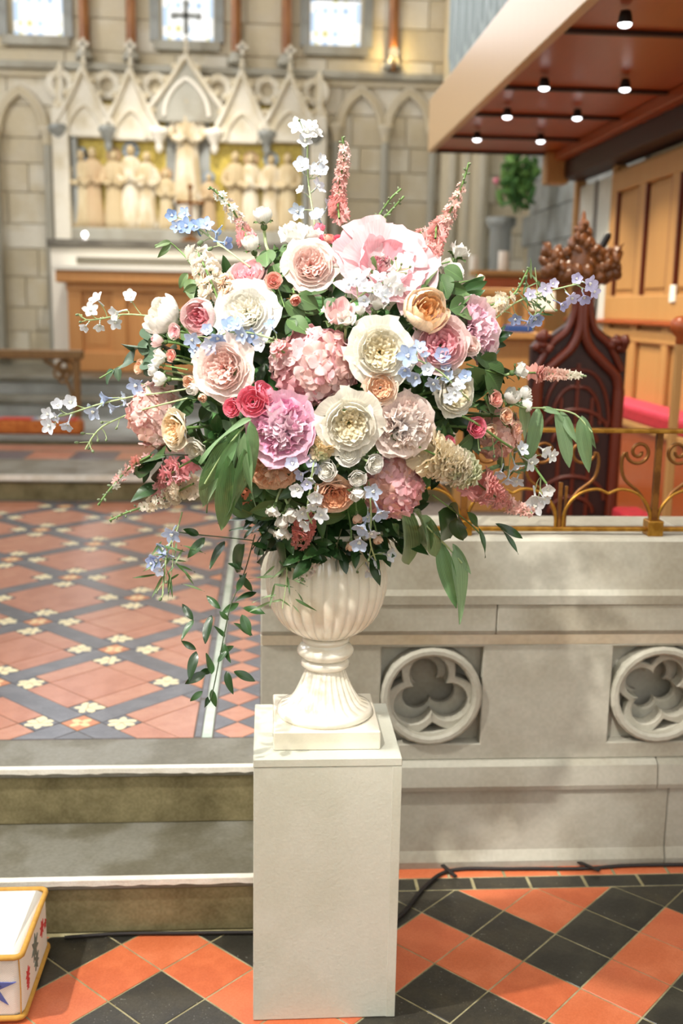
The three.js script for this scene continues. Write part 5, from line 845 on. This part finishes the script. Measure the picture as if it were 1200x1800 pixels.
hydrangea(700, 866, 116, 138, [0xf8c1c7, 0xf6b3b8, 0xfad0d0, 0xf5bfae], 'pink hydrangea head with large florets low over the urn rim', { k: 1.0, face: [0.15, -0.3, 1], fs: 0.34, n: 58 });
hydrangea(893, 768, 92, 100, [0xf9c8ba, 0xfad2c6, 0xf7bcae], 'small coral hydrangea head near the hanging green leaves', { k: 1.0, face: [0.5, -0.1, 0.9], n: 56 });
hydrangea(415, 870, 66, 60, [0xefa27c, 0xea8a66, 0xe87b62], 'small orange hydrangea glimpsed behind the long striped leaves', { k: 0.93, n: 36 });

// spray roses and buds: [x, y, width, form, palette, label, options]
const nb = (l, g) => ({ l, g });
for (const [x, y, d, f, pal, label, o] of [
  [444, 706, 52, 'spray', 'hot', 'hot pink spray rose in full bloom above the mauve peony', { face: [-0.1, 0.15, 1], k: 1.06 }],
  [463, 690, 42, 'spray', 'hot', 'hot pink spray rose turned aside behind its open twin', { face: [0.6, 0.5, 0.5], k: 1.02 }],
  [409, 717, 34, 'spray', 'hot', 'small hot pink spray rose beside the long striped leaves', { face: [-0.5, 0.1, 0.9], k: 1.06 }],
  [481, 494, 30, 'spray', 'salmon', 'coral spray rose beside the blush rose', { face: [-0.1, 0.3, 1], k: 1.04 }],
  [519, 526, 20, 'bud', 'coral', 'tiny orange rose bud under the blush rose', { face: [0.1, -0.5, 0.8], k: 1.02 }],
  [594, 426, 26, 'spray', 'hot', 'bright pink spray rose bud beneath the tall coral spike', { face: [0.1, 0.6, 0.8] }],
  [560, 420, 22, 'spray', 'hot', 'deep pink spray bud beside the white lisianthus cluster', { face: [-0.1, 0.8, 0.5] }],
  [561, 402, 20, 'bud', 'hot', 'pink bud standing topmost of the deep pink spray', { face: [0, 1, 0.2] }],
  [578, 421, 20, 'bud', 'coral', 'coral bud between two deep pink spray buds', { face: [0.1, 0.9, 0.4] }],
  [836, 751, 36, 'spray', 'hot', 'hot pink spray rose above the coral larkspur', { face: [0.35, 0.1, 0.9], k: 1.05 }],
  [788, 777, 22, 'spray', 'hot', 'hot pink bud behind the cream stock', { face: [0.3, 0.2, 0.9], k: 0.98 }],
  [869, 701, 30, 'spray', 'salmon', 'coral spray rose below the white lisianthus buds', { face: [0.5, 0.25, 0.8] }],
  [888, 731, 28, 'spray', 'orange', 'apricot spray rose above the small coral hydrangea', { face: [0.5, 0.1, 0.8], k: 1.02 }],
  [906, 752, 24, 'spray', 'orange', 'apricot spray bud resting on the small coral hydrangea', { face: [0.6, 0, 0.8], k: 1.02 }],
  [860, 757, 24, 'bud', 'orange', 'orange bud between hot pink and apricot spray roses', { face: [0.4, 0, 0.9] }],
  [826, 608, 34, 'spray', 'blush', 'small peachy spray rose at the foot of the pink ruffled peony', { face: [0.4, 0.15, 1], k: 1.06 }],
  [844, 491, 18, 'bud', 'orange', 'lone orange bud on a long stem reaching past the lisianthus', { face: [0.9, 0.15, 0.2], stemTo: shell(775, 520, 1) }],
  [308, 583, 28, 'spray', 'pink', 'pink bud in front of the blush cupped rose', { face: [-0.6, 0.1, 0.7], k: 1.04 }],
  [276, 600, 24, 'bud', 'pink', 'pink rose bud beside the white cupped bloom', { face: [-0.95, 0.1, 0.3], k: 1.04 }],
  [302, 625, 22, 'spray', 'salmon', 'small salmon bud among the white lisianthus buds', { face: [-0.6, 0.1, 0.7] }],
  [246, 645, 26, 'spray', 'orange', 'apricot bud above the salmon pink hydrangea', { face: [-0.7, 0.3, 0.5] }],
  [333, 671, 22, 'bud', 'orange', 'orange bud on a stem beside the peachy blush rose', { face: [-0.3, 0.2, 0.9], k: 1.04 }],
  [356, 699, 16, 'bud', 'orange', 'tiny orange bud below the peachy blush rose', { face: [-0.2, -0.4, 0.9], k: 1.04 }],
  [628, 912, 18, 'bud', 'orange', 'small orange bud below the deep apricot rose', { face: [0.1, -0.9, 0.4] }],
  [664, 948, 18, 'bud', 'orange', 'orange bud hanging above the urn beside pale blue larkspur', { face: [0.2, -0.9, 0.4] }],
  [617, 960, 18, 'bud', 'orange', 'orange bud hanging lowest over the urn bowl', { face: [0, -0.9, 0.4] }],
  [612, 797, 44, 'spray', 'white', 'white spray rose below the creamy rose with golden heart', { face: [0.05, 0.05, 1], k: 1.06 }],
  [576, 826, 38, 'spray', 'white', 'white spray rose above the deep apricot rose', { face: [-0.5, -0.1, 0.8], k: 1.06 }],
  [656, 815, 34, 'spray', 'white', 'white spray rose on the rim of the pink hydrangea', { face: [0.4, -0.1, 0.8], k: 1.06 }],
  [628, 840, 30, 'spray', 'white', 'small white spray rose above the pink sheltered bud', { face: [0.05, -0.3, 1], k: 1.08 }],
  [628, 868, 30, 'bell', 'white', 'white ruffled bell beside the deep apricot rose', { face: [0.1, -0.9, 0.5], k: 1.08 }],
  [698, 765, 18, 'bud', 'white', 'white bud over the blush peony', { face: [0.2, 0.2, 1], k: 1.06 }],
]) bloom(x, y, d, f, pal, label, { ...o, pale: pal === 'white' });
// white lisianthus and their buds
for (const [x, y, d, f, label, o] of [
  [462, 379, 32, 'bud', 'white rose bud upright on a bare green stem', { face: [-0.1, 1, 0.2], stemTo: shell(482, 455, 0.98) }],
  [441, 428, 30, 'bud', 'white bud nodding over the loose pink rose', { face: [-0.3, 0.8, 0.4], stemTo: shell(458, 500, 1) }],
  [507, 405, 34, 'bell', 'white lisianthus leaning out beside its open twin', { face: [-0.5, 0.8, 0.2] }],
  [522, 415, 48, 'bell', 'open white lisianthus above the blush rose', { face: [-0.2, 0.9, 0.4] }],
  [545, 414, 40, 'bell', 'white lisianthus beside the deep pink spray buds', { face: [0.1, 0.9, 0.4] }],
  [808, 441, 34, 'bell', 'white lisianthus bloom below the leaning coral spike', { face: [0.5, 0.9, 0.1], k: 1.02 }],
  [793, 478, 44, 'bell', 'large white lisianthus beside the apricot rose', { face: [0.4, 0.7, 0.6], k: 1.0 }],
  [736, 485, 26, 'bud', 'green white bud behind the pale open peony', { face: [0.1, 1, 0.2], k: 0.98 }],
  [664, 530, 34, 'bell', 'white lisianthus standing over the white rose with buttery heart', { face: [0.2, 0.8, 0.5], k: 1.05 }],
  [633, 546, 18, 'bud', 'small closed white bud beside the white lisianthus', { face: [0, 1, 0.3], k: 1.05 }],
  [609, 560, 30, 'bell', 'white lisianthus in front of the pale pink sweet pea', { face: [0, 0.7, 0.7], k: 1.06 }],
  [280, 628, 30, 'bell', 'white lisianthus topmost of three beside the cupped blooms', { face: [-0.9, 0.15, 0.3], k: 1.02 }],
  [270, 650, 22, 'bud', 'white bud in the middle of three beside the hydrangea', { face: [-0.9, 0.1, 0.3], k: 1.0 }],
  [281, 666, 26, 'bud', 'white bud lowest of three above the hydrangea', { face: [-1, 0.05, 0.3], k: 1.03 }],
  [340, 684, 22, 'bud', 'white bud beside the orange bud by the peachy rose', { face: [-0.6, -0.2, 0.8], k: 1.04 }],
  [916, 651, 28, 'bell', 'white lisianthus pointing to the carved bench end', { face: [0.85, 0.3, 0.3], k: 1.02 }],
  [899, 697, 30, 'bud', 'broad white bud above the apricot spray rose', { face: [0.2, 0.7, 0.6], k: 1.02 }],
  [922, 691, 24, 'bud', 'white bud beside the broad white bud', { face: [0.8, 0.4, 0.4], k: 1.02 }],
  [924, 712, 26, 'bud', 'white bud pointing along the hanging leaves', { face: [1, -0.15, 0.3], k: 1.03 }],
  [480, 900, 24, 'bell', 'white hanging bell outermost of the low white cluster', { face: [-0.3, -0.9, 0.4], k: 1.0 }],
  [512, 905, 28, 'bell', 'white hanging bell beside the pale blue larkspur', { face: [0.3, -0.8, 0.6], k: 1.02 }],
  [497, 938, 28, 'bell', 'white hanging bell lowest of the low white cluster', { face: [-0.1, -1, 0.3], k: 1.0 }],
  [496, 918, 24, 'bud', 'white bud in the heart of the low white cluster', { face: [-0.3, -0.9, 0.4], k: 0.99 }],
]) bloom(x, y, d, f, 'white', label, { ...o, pale: 1, name: f === 'bell' ? 'lisianthus' : 'lisianthus_bud', cat: 'lisianthus' });

// ---------------------------------------------------------------- larkspur sprays
const BLU = [0xdfe6f2, 0xc9d6ee, 0xb4c7ea, 0xe9edf4], PALE = [0xeef1f4, 0xe2e9f3, 0xd3dff0, 0xf4f5f4], DEEP = [0x9db8e6, 0xb3c8ee, 0xc4d4f0], LIL = [0xd5d3ee, 0xc8c9ea, 0xe2e2f2];
larkspur([[556, 420], [550, 375], [542, 320], [540, 270], [541, 240]], [[538, 234, 34, 3], [523, 222, 26, 3], [553, 236, 24, 3], [536, 250, 24, 0], [548, 222, 20], [531, 294, 32, 1], [561, 284, 24, 0], [565, 302, 26, 1], [552, 300, 22, 0], [557, 329, 26, 1], [532, 337, 20, 3], [524, 371, 26, 2], [575, 363, 22, 1], [560, 384, 30, 2], [545, 215, 10, 'b'], [526, 212, 10, 'b']], PALE, 'tall pale blue larkspur stem standing topmost over the arrangement', { k: 1 });
larkspur([[440, 470], [400, 440], [360, 410], [320, 382]], [[303, 379, 24, 0], [328, 398, 26, 0], [346, 402, 28, 0], [326, 376, 20, 1], [378, 408, 26, 0], [392, 427, 28, 0], [362, 396, 24, 1], [310, 398, 18, 1], [355, 425, 18, 'b'], [372, 436, 16, 'b']], DEEP, 'cornflower blue larkspur reaching out above the cream stock', { k: 1 });
larkspur([[310, 560], [260, 555], [215, 553], [180, 560], [150, 562], [138, 552]], [[229, 523, 26, 3], [171, 527, 24, 3], [159, 546, 24, 3], [208, 549, 28, 0], [151, 572, 20, 0], [175, 570, 22, 3], [203, 566, 22, 0], [263, 573, 20, 3], [138, 553, 10, 'b'], [142, 566, 10, 'b']], PALE, 'thin pale larkspur stem reaching across the golden altar', { k: 1 });
larkspur([[350, 680], [290, 690], [230, 698], [170, 712], [120, 728], [88, 735]], [[85, 728, 22, 3], [102, 714, 24, 3], [125, 708, 28, 3], [88, 748, 26, 3], [120, 743, 26, 0], [166, 722, 28, 1], [190, 700, 28, 2], [203, 716, 24, 1], [240, 676, 28, 2], [222, 700, 22, 1], [100, 732, 18, 0]], BLU, 'long pale blue larkspur stem reaching out farthest over the altar steps', { k: 1 });
larkspur([[330, 700], [270, 715], [210, 735], [180, 750], [165, 765], [150, 790]], [[148, 762, 12, 'b'], [137, 778, 12, 'b'], [172, 773, 12, 'b'], [162, 792, 12, 'b'], [180, 742, 12, 'b'], [158, 786, 10, 'b'], [187, 772, 10, 'b'], [232, 738, 10, 'b'], [205, 752, 10, 'b']], PALE, 'bare green larkspur tip with closed buds above the kneeler', { k: 1 });
larkspur([[520, 610], [480, 596], [440, 585], [400, 585], [360, 600]], [[403, 578, 34, 0], [428, 588, 26, 1], [383, 592, 26, 0], [365, 582, 24, 1], [371, 608, 28, 2], [447, 590, 28, 0], [461, 604, 28, 3], [478, 575, 24, 0], [338, 596, 26, 1], [345, 617, 22, 1], [418, 572, 22, 0]], [0xa9c1ea, 0xbfd0ee, 0xcfd6ee, 0xdfe5f2], 'blue larkspur spray crossing below the pure white rose', { k: 1.07 });
larkspur([[600, 545], [640, 515], [680, 492], [705, 470]], [[625, 490, 30, 1], [640, 506, 28, 0], [659, 512, 30, 0], [682, 500, 32, 3], [690, 488, 26, 3], [665, 490, 26, 0], [648, 486, 24, 3], [640, 526, 24, 1], [700, 508, 22, 0], [612, 500, 20, 1], [675, 520, 22, 1], [705, 466, 10, 'b'], [712, 480, 10, 'b'], [695, 456, 10, 'b'], [720, 470, 10, 'b']], PALE, 'white and pale blue larkspur spray lying over the pale open peony', { k: 1.08 });
larkspur([[860, 730], [810, 690], [775, 655], [740, 635], [715, 625]], [[718, 625, 34, 0], [736, 612, 24, 1], [733, 662, 30, 1], [752, 650, 26, 2], [763, 672, 26, 1], [775, 628, 32, 0], [783, 650, 22, 1], [800, 690, 26, 3], [789, 665, 22, 1], [818, 663, 26, 0], [748, 630, 20, 1], [712, 648, 26, 0], [806, 678, 22, 3], [788, 700, 20, 3]], [0xb1c6ec, 0xc3d3ee, 0xd6e0f0, 0xe6ebf2], 'light blue larkspur spray hanging over the pink and cream roses', { k: 1.1 });
larkspur([[870, 560], [910, 530], [950, 515], [990, 505], [1020, 498]], [[1013, 490, 22, 0], [1034, 498, 26, 0], [1026, 520, 26, 1], [1003, 522, 24, 0], [1042, 512, 22, 0], [970, 500, 20, 2], [958, 508, 22, 2], [938, 558, 30, 3], [926, 565, 24, 3], [905, 560, 20, 3], [985, 534, 24, 1], [930, 518, 20, 2], [962, 530, 12, 'b'], [975, 545, 10, 'b'], [948, 535, 10, 'b']], [0xd0cdf0, 0xc3c4ec, 0xdad6f2, 0xa8b5de], 'lilac blue larkspur stem reaching towards the carved finial', { k: 1.0 });
larkspur([[760, 715], [820, 735], [880, 775], [930, 810], [960, 850]], [[905, 818, 26, 1], [930, 812, 28, 0], [940, 872, 34, 3], [962, 858, 26, 3], [941, 888, 30, 0], [908, 842, 26, 1], [953, 790, 26, 3], [968, 800, 22, 3], [915, 790, 24, 1], [893, 840, 22, 1], [955, 875, 22, 0], [880, 828, 24, 1], [850, 768, 10, 'b'], [868, 800, 10, 'b'], [842, 790, 10, 'b']], PALE, 'pale blue larkspur stem arching down beyond the coral larkspur', { k: 1.04, r: 0.0026, stem: stemM });
larkspur([[560, 780], [550, 820], [545, 860], [540, 900], [548, 920]], [[515, 815, 28, 0], [545, 810, 26, 0], [533, 832, 26, 0], [548, 838, 22, 3], [525, 858, 30, 3], [556, 868, 30, 3], [548, 885, 26, 3], [530, 900, 26, 3], [562, 905, 26, 3], [542, 918, 28, 3], [540, 850, 22, 0], [555, 822, 18, 0]], [0xcfd3ee, 0xdde2f2, 0xe6ebf4, 0xeff2f5], 'white and lilac larkspur spray trailing down beside the deep apricot rose', { k: 1.08 });
larkspur([[645, 830], [650, 870], [652, 910], [650, 950], [660, 985]], [[657, 862, 28, 1], [665, 896, 34, 1], [640, 922, 36, 1], [632, 950, 34, 1], [652, 935, 24, 0], [664, 985, 38, 3], [648, 1000, 26, 3], [679, 975, 28, 3], [646, 905, 22, 0], [648, 982, 10, 'b'], [627, 1005, 10, 'b']], BLU, 'pale blue larkspur stem hanging down in front of the urn', { k: 1.06 });
larkspur([[320, 900], [310, 935], [295, 965], [290, 1000], [285, 1050]], [[303, 937, 30, 1], [290, 962, 28, 1], [278, 982, 34, 0], [294, 972, 30, 1], [268, 990, 22, 0], [282, 1000, 22, 2], [283, 1052, 14, 'b'], [292, 1022, 12, 'b'], [275, 1003, 10, 'b'], [276, 1040, 9, 'b']], [0xb9c8ee, 0xc6d2f0, 0xd6def2], 'blue larkspur stem hanging down over the patterned tiles', { k: 1.0 });

// ---------------------------------------------------------------- coral spikes and cream stocks
const COR = [0xf6aeaa, 0xf7b5b0, 0xf8c0b9, 0xf9cabf, 0xfbdfd7], STK = [0xfbeedb, 0xfcf1e2, 0xfdf5ea];
spike([[596, 384], [594, 350], [599, 310], [604, 270], [602, 240]], 34, 18, COR, 46, 'tall coral pink larkspur spike standing above the arrangement', { k: 1, buds: 0.94, fs: 1.1 });
spike([[748, 460], [768, 412], [792, 370], [812, 325], [824, 285]], 44, 12, [0xf7b9b0, 0xf7beb4, 0xf8c8bc, 0xf9d2c6], 46, 'leaning salmon larkspur spike with green tip under the organ loft', { k: 1, buds: 0.84, fs: 1.1 });
spike([[438, 432], [424, 398], [408, 368], [388, 345], [368, 328]], 32, 18, [0xf4a0a8, 0xf7b8b6, 0xf7c4bd, 0xf6e6de, 0xeef0e4], 34, 'pink larkspur spike paling to white at its tip beside the white bud', { k: 1, buds: 0.9, fs: 1.1 });
for (const [x, y, d] of [[750, 450, 42], [737, 420, 34], [765, 405, 30], [772, 395, 26]]) spike([[x, y + 14], [x + 2, y - 12]], d, d * 0.7, COR.slice(0, 3), 9, 'loose coral larkspur flower cluster at the foot of the leaning spike', { k: 1.03, buds: 2, fs: 1.2, group: 'coral clusters below the leaning spike' });
spike([[925, 655], [955, 656], [985, 658], [1028, 661]], 36, 16, [0xf4b1a4, 0xf6c0b0, 0xf7d4c4, 0xeee6d4], 26, 'short peach larkspur spike pointing across the carved bench end', { k: 1.0, buds: 0.92, fs: 1.15 });
spike([[825, 838], [855, 862], [890, 885], [935, 902]], 74, 26, [0xf7aaa4, 0xf7b2aa, 0xf8beb4, 0xf9ccc0], 56, 'thick coral larkspur spike hanging out over the brass rail', { k: 1.02, buds: 2, fs: 0.72 });
spike([[345, 805], [310, 825], [285, 855], [270, 875]], 50, 34, [0xf39aa0, 0xf4a6aa, 0xf6b6b4], 30, 'coral larkspur spike tucked under the pale yellow rose', { k: 1.0, buds: 2, fs: 0.9 });
spike([[265, 800], [225, 825], [195, 858], [172, 888]], 26, 16, [0xf1a294, 0xf5c3bd, 0xeeeee2], 24, 'thin pink larkspur spike fading to white buds over the tiles', { k: 1, buds: 0.7, fs: 1.1 });
spike([[536, 905], [532, 930], [528, 958]], 44, 30, [0xf29a90, 0xf3a398], 26, 'coral flower cluster hanging just above the urn', { k: 0.98, buds: 2, fs: 0.9 });
spike([[545, 985], [538, 1005], [530, 1022]], 36, 20, [0xf2e4d8, 0xf0e8de, 0xe9ecd9], 18, 'small white flower cluster lying against the urn bowl', { k: 0.8, buds: 0.7, fs: 0.9, back: -0.1 });
const ST = { name: 'stock_flower', cat: 'stock' };
spike([[388, 540], [375, 505], [360, 470], [345, 440]], 62, 44, STK, 46, 'cream stock stem standing behind the white cupped bloom', { k: 1.0, buds: 0.95, fs: 0.75, ...ST });
spike([[420, 530], [405, 510], [395, 490]], 46, 36, [0xfbead4, 0xfae2c8], 22, 'short peach cream stock beside the pure white rose', { k: 1.0, buds: 2, fs: 0.8, ...ST });
spike([[645, 440], [655, 405], [668, 375], [690, 345], [705, 332]], 40, 14, [0xf9e6cb, 0xfaecd6, 0xf3ecd9], 26, 'cream stock with green buds rising behind the pale open peony', { k: 0.97, buds: 0.55, fs: 0.9, ...ST });
spike([[660, 400], [685, 372], [710, 345]], 22, 12, [0xf8ead2, 0xf3ecd9], 16, 'thin green tipped stock stem leaning beside the cream stock', { k: 0.97, buds: 0.25, fs: 0.9, ...ST });
spike([[735, 785], [765, 800], [795, 818], [825, 838]], 92, 66, [0xfbeccb, 0xfcf0d4, 0xfdf3dc, 0xe6e9c6], 52, 'full cream stock head below the blush peony', { k: 1.04, buds: 0.92, fs: 0.82, ...ST });
spike([[340, 850], [300, 870], [262, 888], [225, 900], [192, 915]], 58, 18, [0xfcf0dc, 0xfbeed6, 0xfaf3e2], 40, 'cream stock stem reaching down over the patterned tiles', { k: 1.0, buds: 0.72, fs: 0.85, ...ST });
spike([[575, 770], [565, 790], [550, 815]], 50, 38, [0xf9e2b4, 0xf7e6c2, 0xdfe5bd], 26, 'cream and green stock tucked below the mauve peony', { k: 1.03, buds: 0.6, fs: 0.85, ...ST });
spike([[850, 540], [880, 530], [905, 515], [930, 470]], 52, 18, [0xfbead0, 0xfbeed8, 0xeaecd2], 36, 'cream stock with green tip beside the pink ruffled peony', { k: 1.0, buds: 0.6, fs: 0.85, ...ST });
spike([[500, 620], [488, 612], [476, 598]], 40, 30, [0xf5b6b6, 0xe2e8cc], 18, 'pink and green stock tip at the edge of the large hydrangea', { k: 1.06, buds: 0.5, fs: 0.9, ...ST });

// dark leaves round the urn's rim
reseed(55);
for (let k = 0; k < 22; k++) {
  const a = -0.25 + (k / 21) * 3.6, R = rnd(0.11, 0.16), c = V(PX + R * Math.cos(a), 1.09 + rnd(-0.02, 0.05), PZ + R * Math.sin(a));
  const t = thing('ruscus_sprig', 'short dark ruscus sprig drooping over the urn rim', 'foliage', c.toArray(), 'ruscus sprigs over the urn rim'), n = V(Math.cos(a), 0.1, Math.sin(a)).normalize();
  sub('stem', tube([V(0, 0.03, 0).addScaledVector(n, -0.05), V(0, 0.02, 0), V(0, -0.03, 0).addScaledVector(n, 0.04)], 0.0014, 8, 5), stemDark, t);
  for (let i = 0; i < 5; i++) { const b = c.clone().addScaledVector(n, -0.04 + i * 0.018).add(V(0, 0.025 - i * 0.012, 0)), dd = n.clone().multiplyScalar(rnd(0.3, 0.9)).add(V(rnd(-0.7, 0.7), rnd(-0.9, 0.25), rnd(-0.3, 0.5))).normalize(); addLeaf(t, b, b.clone().addScaledVector(dd, rnd(0.05, 0.075)), 'ruscus', pick(G.dark), { w: 1.2, n: n.clone().add(V(0, 0.6, 0.3)) }); }
}
// ---------------------------------------------------------------- leaves that stand out
const seal = (l, o) => ({ name: 'striped_leaf_branch', cat: 'foliage', r: 0.002, stem: stemPale, rollAmp: 1.15, ...o });
sprig([[455, 728], [420, 760], [390, 800], [360, 850]], [[440, 735, 335, 800, 1.2], [425, 752, 330, 915, 1.3, 0, -0.03], [400, 775, 345, 905, 1.5, 0, 0], [400, 800, 392, 945, 1.35, -0.02, -0.04], [430, 790, 417, 940, 1.3, -0.02, -0.03], [430, 760, 437, 895, 1.5, -0.02, -0.04], [440, 740, 452, 850, 1.4, -0.02, -0.03], [385, 810, 345, 880, 1.4], [415, 770, 375, 850, 1.4, -0.01, -0.03]], 'seal', G.seal, 'branch of long striped green leaves hanging below the hot pink spray roses', seal('', { k: 1.1, rollAmp: 0.9 }));
sprig([[870, 690], [915, 715], [960, 718], [1010, 728], [1040, 760]], [[945, 716, 932, 830, 1.6], [915, 712, 940, 800, 1.4], [975, 718, 1008, 822, 1.7], [985, 722, 1012, 775, 1.6, 0.02], [1020, 732, 1033, 832, 1.7], [1022, 730, 1046, 790, 1.5, 0.02], [950, 716, 985, 726, 1.8]], 'seal', G.seal, 'branch of long striped leaves arching out in front of the carved bench end', seal('', { k: 1.03, rollAmp: 0.6 }));
sprig([[720, 885], [750, 925], [790, 965], [812, 990]], [[705, 895, 738, 1000, 1.9], [740, 905, 780, 985, 1.5], [772, 950, 800, 1070, 1.6], [800, 960, 825, 1095, 1.6], [730, 900, 765, 950, 1.9], [755, 915, 735, 990, 1.4], [795, 955, 828, 1010, 1.4], [690, 920, 715, 950, 1.4]], 'seal', G.seal, 'branch of long striped leaves hanging low in front of the stone wall', seal('', { k: 1.02, rollAmp: 0.5 }));
const RUS = { name: 'ruscus_trail', stem: stemDark, r: 0.0013 };
sprig([[448, 940], [428, 1010], [405, 1065], [395, 1110], [385, 1160], [375, 1210], [368, 1235]], [[420, 1060, 388, 1078], [388, 1070, 360, 1046, 0.9], [340, 1090, 318, 1060, 1], [340, 1090, 316, 1122, 1], [372, 1082, 355, 1126, 1.1], [420, 1010, 445, 1040, 0.9], [416, 1040, 430, 1006], [412, 1058, 450, 1038, 1], [425, 1068, 466, 1075, 1.1], [402, 1090, 385, 1075, 1.2], [410, 1095, 445, 1115, 1.1], [425, 1080, 440, 1118, 1.3], [395, 1120, 378, 1098, 1.2], [392, 1130, 402, 1165, 1], [386, 1146, 412, 1136, 1.2], [345, 1142, 316, 1126, 1], [345, 1145, 330, 1195, 1.1], [372, 1185, 366, 1145, 1.2], [382, 1165, 400, 1140], [362, 1182, 326, 1200, 1.2], [350, 1185, 375, 1175, 1.2], [398, 1180, 406, 1220, 1.2], [410, 1180, 450, 1196, 1.1], [356, 1215, 333, 1232, 1.2], [372, 1212, 378, 1244, 1.2], [366, 1225, 362, 1242, 1.2]], 'ruscus', G.dark, 'long trailing dark ruscus strand hanging down over the tiled floor', { ...RUS, k: 1, roll: undefined });
sprig([[445, 950], [400, 945], [350, 940], [310, 935]], [[360, 945, 330, 978, 1.1], [395, 952, 364, 996, 1.2], [428, 956, 402, 1010, 1.2], [350, 940, 322, 930, 1.3], [400, 990, 428, 1000, 0.9], [440, 955, 480, 962, 1.1], [470, 950, 476, 1002, 1.2], [500, 955, 484, 1015, 1.2]], 'ruscus', G.dark, 'dark ruscus sprig reaching sideways above the trailing strand', { ...RUS, k: 1 });
sprig([[600, 930], [592, 960], [598, 1000], [605, 1030]], [[585, 955, 548, 950, 1.1], [580, 968, 548, 965, 1.1], [575, 985, 530, 975, 1.3], [560, 985, 585, 1000, 1], [590, 962, 603, 1005], [600, 990, 622, 970, 1.1], [605, 990, 640, 990, 1.2], [605, 1030, 640, 1035, 0.9], [598, 1028, 605, 1060, 1.6], [612, 1030, 620, 1058, 1.2], [560, 960, 520, 985, 1.3]], 'ruscus', G.dark, 'dark ruscus sprig hanging in front of the urn bowl', { ...RUS, k: 1 });
sprig([[330, 800], [290, 800], [260, 815], [235, 825]], [[290, 800, 240, 795, 1.2], [285, 808, 235, 808, 1.2], [275, 812, 222, 832, 1.3], [290, 805, 268, 840, 1.2], [300, 795, 290, 770, 1.1], [280, 850, 228, 880, 1.5], [305, 790, 312, 770, 1.1], [262, 822, 250, 850, 1.2]], 'ruscus', G.dark, 'glossy dark leaves fanned out beside the coral larkspur over the tiles', { ...RUS, k: 1, name: 'ruscus_sprig' });
sprig([[330, 650], [270, 640], [220, 640], [175, 665]], [[235, 635, 206, 628, 1.4], [250, 625, 262, 590, 1.2], [262, 612, 288, 598, 1.3], [258, 610, 232, 598, 1.2], [200, 650, 180, 672, 1.2], [208, 645, 205, 668, 1.2], [280, 630, 240, 620, 1.2], [262, 560, 276, 578, 1.2], [255, 575, 268, 595, 1.2], [268, 640, 248, 660, 1.2]], 'rose', G.grey, 'thin grey green leafy twig reaching out over the altar rail', { k: 1, name: 'leaf_twig' });
sprig([[365, 500], [340, 470], [315, 440], [295, 425], [272, 432]], [[300, 425, 272, 432, 0.6], [300, 428, 278, 452, 0.6], [330, 480, 312, 505, 0.9], [335, 490, 340, 525, 0.9], [345, 500, 322, 515, 0.9]], 'rose', G.pale, 'thin curling green tendril beside the cream stock', { k: 1, name: 'tendril' });
sprig([[480, 470], [485, 495], [500, 540]], [[470, 470, 465, 430, 1.2], [480, 500, 500, 450, 1.4], [490, 510, 525, 480, 1.3], [495, 520, 470, 540, 1.2], [500, 530, 540, 560, 1.3], [520, 520, 560, 540, 1.3], [540, 520, 575, 500, 1.2], [505, 560, 545, 580, 1.3], [465, 520, 475, 480, 1], [570, 540, 588, 520, 1.2], [520, 560, 500, 585, 1.2]], 'rose', G.rose, 'broad rose leaves filling the gap below the blush rose', { k: 0.98, name: 'rose_leaf_spray' });
sprig([[740, 480], [755, 470], [790, 460]], [[760, 470, 745, 500, 1.2], [770, 480, 790, 520, 1.3], [780, 470, 815, 490, 1.2], [760, 490, 770, 530, 1.2], [745, 500, 765, 530, 1.3], [785, 500, 820, 515, 1], [790, 545, 830, 530, 1.2], [800, 550, 835, 552, 1.3], [800, 570, 836, 580, 1.3], [815, 535, 812, 505, 1]], 'rose', G.rose, 'rose leaves between the apricot rose and the pink ruffled peony', { k: 1.05, name: 'rose_leaf_spray' });
sprig([[820, 640], [850, 650], [890, 660]], [[840, 630, 880, 650, 1.3], [850, 645, 890, 690, 1.5], [830, 620, 870, 640, 1.2], [860, 650, 905, 650, 1.2], [820, 650, 850, 690, 1.2], [840, 720, 880, 720, 1.2], [850, 700, 880, 740, 1.2], [815, 720, 840, 700, 1.2]], 'rose', G.rose, 'green leaves below the pink ruffled peony beside the lisianthus buds', { k: 1.0, name: 'rose_leaf_spray' });
sprig([[760, 870], [800, 900], [830, 925], [850, 945]], [[790, 890, 835, 920, 0.9], [840, 925, 860, 975, 0.6], [870, 920, 920, 945, 0.8], [880, 930, 915, 970, 0.6], [770, 900, 800, 950, 1.2], [800, 910, 810, 960, 1.4], [820, 900, 850, 930, 0.8]], 'ruscus', [...G.dark, gm(0x4d7a3a)], 'thin dark leaves trailing below the coral larkspur spike', { k: 1, name: 'ruscus_sprig' });
for (const [x, y, l] of [[300, 1000, 'fine green tendrils hanging beside the blue larkspur over the tiles'], [500, 1030, 'wispy fern lying against the urn bowl'], [940, 540, 'fine feathery green beside the lilac blue larkspur'], [895, 800, 'fine green tendrils among the coral hydrangea florets']]) {
  reseed(x); const lv = []; for (let k = 0; k < 22; k++) { const bx = x + rnd(-26, 26), by = y + rnd(-50, 30), a = rnd(6.28), L = rnd(22, 46); lv.push([bx, by, bx + L * Math.cos(a), by + Math.abs(L * Math.sin(a)) * (y > 900 ? 1 : rnd() < 0.5 ? -1 : 1), 1]); }
  sprig([[x, y - 70], [x + 4, y - 20], [x - 4, y + 40]], lv, 'fine', [...G.pale, G.rose[0]], l, { k: y > 1000 && x > 400 ? 0.8 : 1, back: y > 1000 && x > 400 ? -0.1 : 0, name: 'fern_sprig', r: 0.001, stem: stemPale });
}
renderer.render(scene, camera);
